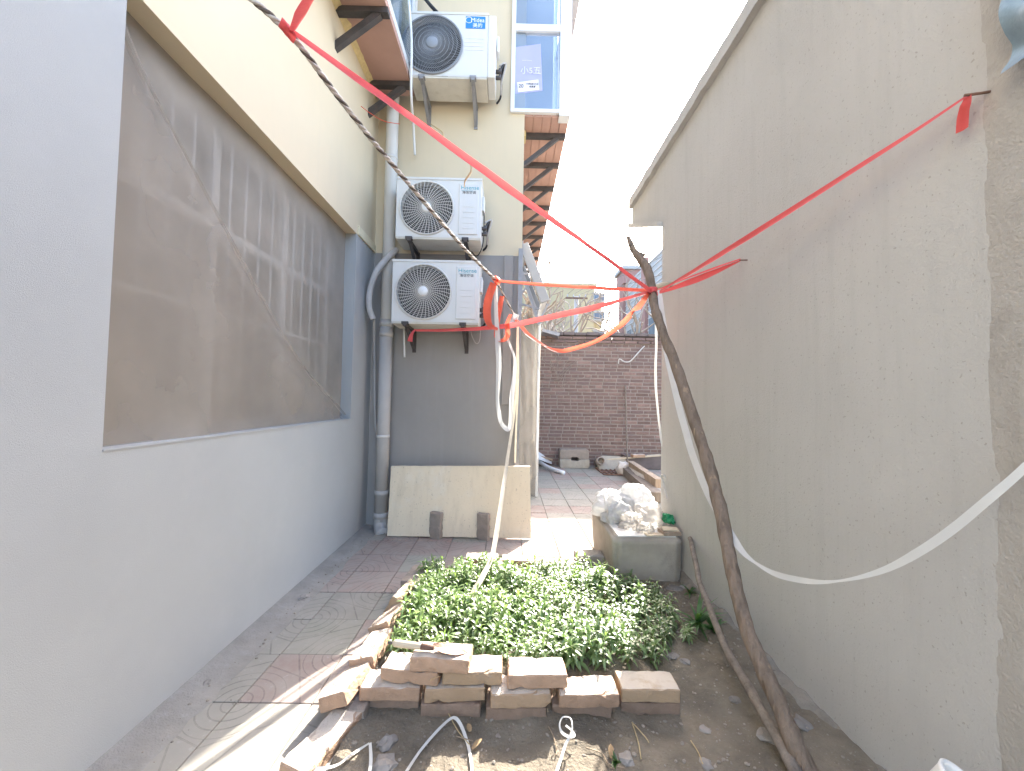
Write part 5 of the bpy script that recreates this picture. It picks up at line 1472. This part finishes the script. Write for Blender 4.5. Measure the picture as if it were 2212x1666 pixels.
# white pipes and sheet scraps at the left
g = MB(); g.tube(smooth_path([at_z(1160, 995, 0.1), at_z(1185, 1010, 0.06), at_z(1218, 1022, 0.03)], 4), 0.035, 10); g.build('white_pipe', M['pvc_white'], label='white plastic pipe lying on the paving by the porch', cat='pipe')
g = MB(); g.bar(at_z(1160, 985, 0.2), at_z(1208, 997, 0.06), 0.06, 0.04); g.build('plank', M['wood_old'], label='short weathered plank lying behind the white pipe', cat='plank')
g = MB(); a = at_z(1164, 993, 0.16); b = at_z(1192, 1003, 0.05); g.add([a, b, b+Vector((0.02, 0.25, 0.03)), a+Vector((0, 0.3, 0.12))], [(0,1,2,3)]); g.build('sheet_scrap', M['pvc_white'], label='scrap of white sheet lying on the pipes by the porch', cat='scrap')
# drain grate
p0, p1 = at_z(1302, 1011, 0.005), at_z(1342, 1030, 0.005)
gr = thing('drain_grate', 'rusty iron drain grate set in the far paving', 'grate', ((p0.x+p1.x)/2, (p0.y+p1.y)/2, 0))
cx_, cy_ = (p0.x+p1.x)/2, (p0.y+p1.y)/2
for k in range(6):
    xx = cx_ - 0.2 + 0.08*k; g = MB(); g.box((xx-0.012, cy_-0.3, 0.004), (xx+0.012, cy_+0.3, 0.02)); child(g.build('bar', M['steel_rusty']), gr)
for k in range(4):
    yy = cy_ - 0.3 + 0.2*k; g = MB(); g.box((cx_-0.22, yy-0.012, 0.006), (cx_+0.22, yy+0.012, 0.024)); child(g.build('crossbar', M['steel_rusty']), gr)
# slabs, stones, plank, cloth
p = at_z(1325, 1000, 0.1); g = MB()
pl = [(-0.3, 0), (0.28, 0), (0.3, 0.16), (0.12, 0.26), (-0.22, 0.27), (-0.32, 0.14)]
g.prism(pl, 'y', 0, 0.09); o = g.build('stone_slab', M['concrete'], bevel=0.012, label='rounded stone slab leaning at the foot of the brick wall', cat='stone slab'); o.location = (p.x-0.02, YB-0.42, 0.0); o.rotation_euler = (R(-22), 0, R(4))
g = MB(); g.lathe([(0.055, 0), (0.075, 0.0), (0.075, 0.3), (0.055, 0.3), (0.055, 0.0)], 18, Matrix.Rotation(R(75), 4, 'X')); o = g.build('clay_pipe', M['brick_grey'], label='short clay pipe end beside the stone slab', cat='pipe'); q = at_y(1292, 998, YB-0.25); o.location = (q.x, YB-0.2, 0.10)
g = MB(); a = at_y(1300, 993, YB-0.3); b = at_y(1428, 983, YB-0.25); g.bar(a, b, 0.12, 0.025); g.build('plank', M['wood_pale'], label='long thin plank lying across the debris at the brick wall', cat='plank')
# low edging of bricks and planks running toward the camera on the right
a = at_z(1356, 1040, 0.0); 
q0 = at_z(1362, 1003, 0.18); q1 = at_z(1424, 1045, 0.18)
g = MB(); g.bar(q0, q1, 0.10, 0.12); g.build('timber', M['wood_old'], bevel=0.006, label='thick pale timber on top of the low heap by the right wall', cat='timber')
g = MB(); g.bar(at_z(1353, 1018, 0.07), at_z(1420, 1075, 0.07), 0.14, 0.13); g.build('timber', M['stick'], bevel=0.006, label='dark lower timber of the low heap by the right wall', cat='timber')
g = MB(); vs = []
e0, e1, e2, e3 = at_z(1357, 1008, 0.20), at_z(1422, 1044, 0.17), at_z(1398, 1052, 0.05), at_z(1380, 1030, 0.12)
g.add([e0, e1, e2, e3], [(0,1,2),(0,2,3)]); g.build('white_sheet', M['cloth_pale'], label='white sheet scrap draped over the timbers by the right wall', cat='sheet')
q = at_z(1347, 1026, 0.0); crumple('cloth_bundle', (q.x, q.y, 0.0), (0.11, 0.1, 0.17), M['cloth_pale'], 44.0, 'crumpled pale cloth bundle standing beside the drain grate', 'cloth', 1.2, 0.4, 0.4, 4)
q = at_y(1376, 990, YB-0.35); put_brick('brick', (q.x, YB-0.4, 0.27), (0, 0, R(10)), 'loose red brick on the heap at the foot of the brick wall', None, brick_vars[1])
q = at_y(1396, 1000, YB-0.6); g = MB(); g.box((q.x-0.3, YB-0.3, 0), (q.x+0.7, YB-0.05, 0.26)); g.build('rubble_ledge', M['sooty'], bevel=0.02, label='dark rubble ledge at the right foot of the brick wall', cat='ledge')
g = MB(); g.tube(smooth_path([at_y(1351, 833, YB-0.05), at_y(1353, 900, YB-0.12), at_y(1354, 960, YB-0.2), at_y(1356, 1010, YB-0.45)], 5), [0.016]*16, 8); g.build('thin_pole', M['stick'], label='thin straight pole leaning upright against the brick wall', cat='pole')
g = MB(); g.tube(smooth_path([at_y(1336, 786, YB-0.06), at_y(1338, 776, YB-0.08), at_y(1350, 782, YB-0.1), at_y(1362, 780, YB-0.1), at_y(1376, 765, YB-0.1), at_y(1388, 752, YB-0.05), at_y(1396, 744, YB+0.05)], 6), 0.012, 6)
g.build('white_cable', M['white_strap'], label='short white cable hooked over the top of the brick wall', cat='cable')
g = MB(); g.box((0.62, YB-0.35, 2.52), (0.95, YB+0.2, 2.58), rot=(0, R(14), 0)); g.build('roof_scrap', M['steel_grey'], label='tilted grey sheet scrap lying on the brick wall beside the porch', cat='sheet')
for i, (px, py, s) in enumerate(((1268, 1000, .05), (1280, 1006, .04), (1290, 1010, .05), (1362, 1034, .05), (1304, 1004, .06))):
    q = at_z(px, py, 0.0); crumple('rubble', (q.x, q.y, 0), (s, s, s*0.8), M['stone'], 70+i*3, 'small broken masonry lump on the paving near the drain grate', 'rubble', 1.0, 0.3, 0.5, 2)['group'] = 'rubble lumps near the drain grate'

# ------------------------------------------------------------------ things lying on the dirt
def ground_strap(name, pts, w, label, lift=0.008):
    P = []
    for a, b, dz in pts:
        p = at_z(a, b, 0.03); p = at_z(a, b, soil_h(p.x, p.y)+lift+dz); P.append(p)
    return rib(name, P, [q*0.78 for q in w], 'white_strap', label, ref=(0,-0.45,1), cat='strap', sub=8, curl=0.05)
ground_strap('strap', [(872,1675,0),(905,1625,0),(945,1578,0.01),(972,1553,0.015),(985,1551,0.02),(998,1570,0.01),(1010,1605,0),(1017,1640,0),(1020,1680,0)], [0.014,0.012,0.013,0.012,0.016,0.016,0.014,0.013,0.014], 'white plastic strap bent into an arch on the dirt below the bricks')
ground_strap('strap', [(1198,1680,0),(1212,1640,0.005),(1222,1608,0.01),(1232,1590,0.02),(1236,1570,0.05),(1232,1552,0.06),(1216,1550,0.06),(1209,1565,0.04),(1213,1582,0.02),(1228,1592,0.015),(1240,1590,0.015),(1236,1580,0.02),(1222,1568,0.02)], [0.014,0.012,0.012,0.010,0.007,0.006,0.006,0.007,0.013,0.014,0.012,0.009,0.010], 'white strap tied in a small loop on the dirt below the bricks')
ground_strap('strap', [(798,1680,0.0),(801,1640,0.01),(799,1605,0.02)], [0.015,0.014,0.012], 'short white strap end standing up from the dirt at the lower left')
ground_strap('strap', [(797,1606,0.02),(775,1620,0.0),(752,1636,0.01),(735,1650,0.01),(715,1658,0.02),(680,1662,0.01),(650,1664,0.0)], [0.008,0.012,0.014,0.008,0.012,0.016,0.012], 'crumpled white strap piece trailing off over the brick at the lower left')
rs = random.Random(9)
STN = [(1353,1640,0.026,'smooth pale grey stone on the dirt near the bottom of the picture'),(1110,1630,0.0,''),(838,1605,0.03,'flat grey slate chip on the dirt left of the strap arch'),(830,1655,0.035,'larger slate chip at the bottom edge left of the strap arch'),
       (1523,1577,0.018,'small round stone beside the foot of the thin stick'),(1588,1512,0.02,'pale stone lying against the thin stick'),(1735,1565,0.028,'pale flat stone between the pole and the right wall'),(1705,1615,0.03,'grey stone left of the right wall base at the bottom'),
       (1665,1592,0.035,'mossy flat stone beside the foot of the pole'),(1525,1652,0.022,'flat stone chip at the bottom edge near the thin stick'),(1480,1430,0.02,'white stone chip right of the bed near the weeds'),(1455,1420,0.024,'grey stone chip at the right edge of the seedlings'),(655,1292,0.03,'flat cement flake on the paving beside the left wall'),(447,1475,0.018,'small cement lump at the foot of the left wall')]
for i, (px, py, s, lab) in enumerate(STN):
    if not lab: continue
    p = at_z(px, py, 0.04); z = soil_h(p.x, p.y) if p.x > -0.58 else 0.01
    p = at_z(px, py, z)
    crumple('stone', (p.x, p.y, z-0.004), (s*1.2, s, s*0.45), M['stone'], 100+i*2.3, lab, 'stone', 1.1, 0.65, 0.45, 2, rs.uniform(0, 3))
for i, (pts, lab) in enumerate((([(968,1540),(990,1580),(1015,1610)], 'straight pale twig on the dirt right of the strap arch'), ([(1365,1560),(1378,1600),(1385,1640)], 'long straw twig hanging from the rightmost bricks'), ([(1365,1560),(1392,1590),(1402,1605)], 'short straw twig below the rightmost bricks'),
        ([(1185,1570),(1195,1590),(1203,1620),(1200,1632)], 'curved root stem on the dirt left of the looped strap'), ([(1265,1615),(1300,1628),(1315,1650),(1350,1660)], 'forked brown twig near the smooth pale stone'), ([(1492,1600),(1508,1625),(1518,1650)], 'straw stalk on the dirt right of the smooth stone'),
        ([(985,1590),(1010,1598),(1022,1600)], 'small stick lying across the straight pale twig'))):
    P = []
    for a, b in pts:
        p = at_z(a, b, 0.03); P.append(at_z(a, b, soil_h(p.x, p.y)+0.008))
    g = MB(); g.tube(smooth_path(P, 5), 0.0022, 5); g.build('twig', M['straw' if i in (0,1,2,5) else 'twig'], label=lab, cat='twig')
for i, (px, py, ang, lab) in enumerate(((1030, 1612, 0.7, 'curled brown dry leaf on the dirt at the end of the twig'), (1320, 1628, 1.4, 'faded dry leaf on the dirt above the smooth stone'), (938, 1471, 0.2, 'small dark dry leaf lying on a brick of the third course'), (1012, 1572, 2.0, 'orange dry leaf scrap right of the strap arch'))):
    p = at_z(px, py, 0.03); z = soil_h(p.x, p.y)+0.008 if i != 2 else z3+0.062
    p = at_z(px, py, z); g = MB()
    leaf(g, p-Vector((math.cos(ang), math.sin(ang), 0))*0.02, Vector((math.cos(ang), math.sin(ang), 0.1)).normalized(), Vector((0,0,1)), 0.045 if i != 3 else 0.03, 0.02 if i != 2 else 0.012, -0.2)
    g.build('dry_leaf', M['dry_leaf'], label=lab, cat='leaf', fix=False)
# gravel scattered over the dirt
g = MB(); rg = random.Random(17)
ico = [(0,0,1),(0.894,0,0.447),(0.276,0.851,0.447),(-0.724,0.526,0.447),(-0.724,-0.526,0.447),(0.276,-0.851,0.447),(0.724,0.526,-0.447),(-0.276,0.851,-0.447),(-0.894,0,-0.447),(-0.276,-0.851,-0.447),(0.724,-0.526,-0.447),(0,0,-1)]
icf = [(0,1,2),(0,2,3),(0,3,4),(0,4,5),(0,5,1),(1,6,2),(2,7,3),(3,8,4),(4,9,5),(5,10,1),(6,7,2),(7,8,3),(8,9,4),(9,10,5),(10,6,1),(11,7,6),(11,8,7),(11,9,8),(11,10,9),(11,6,10)]
for k in range(1900):
    x = rg.uniform(-0.55, 1.24); y = rg.uniform(0.75, 2.9)
    if -0.56 < x < 0.72 and 1.6 < y: 
        continue
    s = 0.002 + 0.006*rg.random()**2.5
    z = soil_h(x, y)+s*0.2
    sx_, sy_, sz_ = s*rg.uniform(0.7, 1.5), s*rg.uniform(0.7, 1.5), s*rg.uniform(0.4, 0.8); a = rg.uniform(0, 3); ca, sa = math.cos(a), math.sin(a)
    g.add([(x+ca*q[0]*sx_-sa*q[1]*sy_, y+sa*q[0]*sx_+ca*q[1]*sy_, z+q[2]*sz_) for q in ico], icf)
for k in range(260):
    y = rg.uniform(0.9, 3.8); x = XL + abs(rg.gauss(0.02, 0.1)) + 0.01; s = 0.002+0.005*rg.random()**3
    g.add([(x+q[0]*s*1.2, y+q[1]*s, 0.012+q[2]*s*0.6) for q in ico], icf)
g.build('gravel', M['gravel'], label='fine gravel and grit scattered over the dirt', cat='gravel', kind='stuff', fix=False)
# plastic pot rim at the lower right
p = at_z(2062, 1672, 0.35)
pot = thing('pipe_stub', 'pale round plastic pipe stub poking into the lower right corner', 'pipe', (p.x, p.y, 0.2))
c0 = at_y(2066, 1686, 0.93)
g = MB(); g.lathe([(0.030, -0.2), (0.034, 0.0), (0.036, 0.012), (0.030, 0.014), (0.028, 0.0), (0.026, -0.2)], 28, Matrix.Translation(c0) @ Matrix.Rotation(R(18), 4, 'Y') @ Matrix.Rotation(R(20), 4, 'X')); child(g.build('rim', M['cup']), pot)

# ------------------------------------------------------------------ beyond the wall
yb_ = thing('apartment_block', 'yellow apartment block beyond the brick wall', 'building', (2, 40, 0))
ya = 40.0
xr_ = at_y(1283, 700, ya).x; zr_ = at_y(1200, 619, ya).z
g = MB(); g.box((-14, ya, -0.1), (xr_, ya+12, zr_)); child(g.build('wall', M['far_yellow']), yb_)
g = MB(); g.box((-14.1, ya-0.15, zr_), (xr_+0.15, ya+12, zr_+0.35)); child(g.build('parapet', M['far_yellow']), yb_)
x2 = at_y(1299, 700, ya+1).x
g = MB(); g.box((xr_, ya+1, -0.1), (x2, ya+11, at_y(1290, 632, ya+1).z)); child(g.build('stair_wing', M['far_yellow']), yb_)
for (yt, ybm) in ((640, 655), (678, 695), (718, 733), (756, 771)):
    a = at_y(1279, ybm, ya+0.6); b = at_y(1303, yt, ya+0.6)
    g = MB(); g.box((a.x, ya-0.1, a.z), (b.x, ya+1.4, b.z)); wn_ = child(g.build('balcony_window', M['far_pale']), yb_)
    w_ = (b.x-a.x); hgt = b.z-a.z
    for k in range(2):
        g = MB(); g.box((a.x+w_*(0.08+0.44*k), ya-0.14, a.z+hgt*0.15), (a.x+w_*(0.48+0.44*k), ya-0.11, b.z-hgt*0.12)); child(g.build('pane', M['far_window']), wn_)
    g = MB(); g.box((a.x-0.1, ya-0.2, b.z), (b.x+0.1, ya+1.5, b.z+0.12)); child(g.build('sill', M['far_pale']), wn_)

rbk = thing('terrace_block', 'pale walled block with red brick piers and tall windows beyond the right wall', 'building', (10, 30, 0))
xf = 10.2
zt2 = 11.6
g = MB(); g.box((xf, 20, -0.1), (xf+10, 35.5, zt2)); child(g.build('wall', M['far_pale']), rbk)
for (y0_, y1_) in ((34.2, 35.6), (28.6, 29.5), (24.6, 25.4)):
    g = MB(); g.box((xf-0.25, y0_, -0.1), (xf, y1_, zt2+0.4)); child(g.build('pier', M['far_red']), rbk)
g = MB(); g.box((xf-0.3, 33.8, zt2), (xf+6, 36.2, zt2+1.2)); child(g.build('stair_head', M['far_red']), rbk)
g = MB(); g.box((xf-0.5, 33.6, zt2+1.2), (xf+6.2, 36.4, zt2+1.5)); child(g.build('cap', M['far_pale']), rbk)
for k in range(12):
    zz = zt2 - 0.45*k - 0.2
    g = MB(); g.box((xf-0.05, 20, zz), (xf, 34.2, zz+0.05)); child(g.build('siding_joint', M['siding']), rbk)
for (y0_, y1_) in ((32.2, 33.4), (30.2, 31.4), (27.0, 28.2), (25.8, 26.6)):
    for (z0_, z1_) in ((2.6, 4.8), (5.4, 7.4)):
        g = MB(); g.box((xf-0.10, y0_, z0_), (xf-0.02, y1_, z1_)); wf = child(g.build('window', M['far_pale']), rbk)
        g = MB(); g.box((xf-0.14, y0_+0.12, z0_+0.15), (xf-0.11, y1_-0.12, z1_-0.15)); child(g.build('pane', M['far_window']), wf)

def bare_tree(name, base, height, label, seed, spread=0.9, depth=6, lean=(0,0)):
    rs = random.Random(seed); t = thing(name, label, 'tree', base)
    gt, gc = MB(), MB()
    def grow(p, d, L, r, lev):
        n = 4; pts = [p.copy()]; q = p.copy(); dd = d.copy()
        for i in range(n):
            dd = (dd + Vector((rs.uniform(-1,1), rs.uniform(-1,1), rs.uniform(-0.6,0.9)))*0.22).normalized()
            q = q + dd*(L/n); pts.append(q.copy())
        (gt if lev == 0 else gc).tube(pts, lerp_list([r, r*0.66], n+1), 7 if lev < 2 else 4, cap=False)
        if lev >= depth: return
        nb = 3 if lev < 3 else rs.choice((2, 3))
        for k in range(nb):
            at = pts[-1] if k < 2 else pts[rs.choice((2, 3))]
            nd = (dd + Vector((rs.uniform(-1,1), rs.uniform(-1,1), rs.uniform(-0.45,0.75)))*spread).normalized()
            grow(at, nd, L*rs.uniform(0.62, 0.82), r*0.63, lev+1)
    grow(Vector(base), Vector((lean[0], lean[1], 1)).normalized(), height*0.30, height*0.026, 0)
    child(gt.build('trunk', M['branch'], fix=False), t); child(gc.build('crown', M['branch'], fix=False), t)
    return t
p = at_y(1190, 900, 12.5); bare_tree('bare_tree', (p.x, 12.5, 0.0), 6.6, 'bare spreading tree behind the brick wall in front of the yellow block', 4, 1.0, 5, (0.12, 0))
p = at_y(1290, 900, 15.0); bare_tree('bare_tree', (p.x, 15.0, 0), 6.4, 'slim bare tree behind the brick wall right of the utility pole', 12, 0.8, 5)
p = at_y(1412, 900, 13.0); bare_tree('bare_tree', (p.x, 13.0, 0), 6.2, 'dense bare tree behind the brick wall next to the right wall corner', 23, 1.1, 5)

up = thing('utility_pole', 'concrete utility pole with a crossarm behind the brick wall', 'utility pole', (at_y(1245, 745, 24).x, 24, 0))
top = at_y(1245, 641, 24.0)
g = MB(); g.tube([(top.x, 24, 0), (top.x, 24, top.z)], [0.17, 0.13], 12); child(g.build('shaft', M['pole_concrete']), up)
a = at_y(1221, 645, 24.0); b = at_y(1268, 646, 24.0)
g = MB(); g.bar((a.x, 23.85, a.z), (b.x, 23.85, b.z), 0.09, 0.09); child(g.build('crossarm', M['steel_rusty']), up)
for k in range(4):
    q = a.lerp(b, (k+0.3)/3.6); g = MB(); g.tube([(q.x, 23.85, q.z+0.04), (q.x, 23.85, q.z+0.22)], [0.05, 0.03], 8); child(g.build('insulator', M['far_pale']), up)
ends = [(1386, 488), (1431, 508), (1431, 549), (1431, 588)]
for k, (ex_, ey_) in enumerate(ends):
    q = a.lerp(b, (k+0.3)/3.6); q = Vector((q.x, 23.85, q.z+0.22)); e_ = at_y(ex_, ey_, 11.0); e_ = q + (e_-q)*1.6
    g = MB(); g.tube([q.lerp(e_, i/16) - Vector((0, 0, 0.25*4*(i/16)*(1-i/16)*0.3)) for i in range(17)], 0.010, 5)
    g.build('power_line', M['wire'], label=('uppermost', 'second from the top', 'third from the top', 'lowest')[k] + ' of the four power lines running from the utility pole', cat='power line', group='power lines')
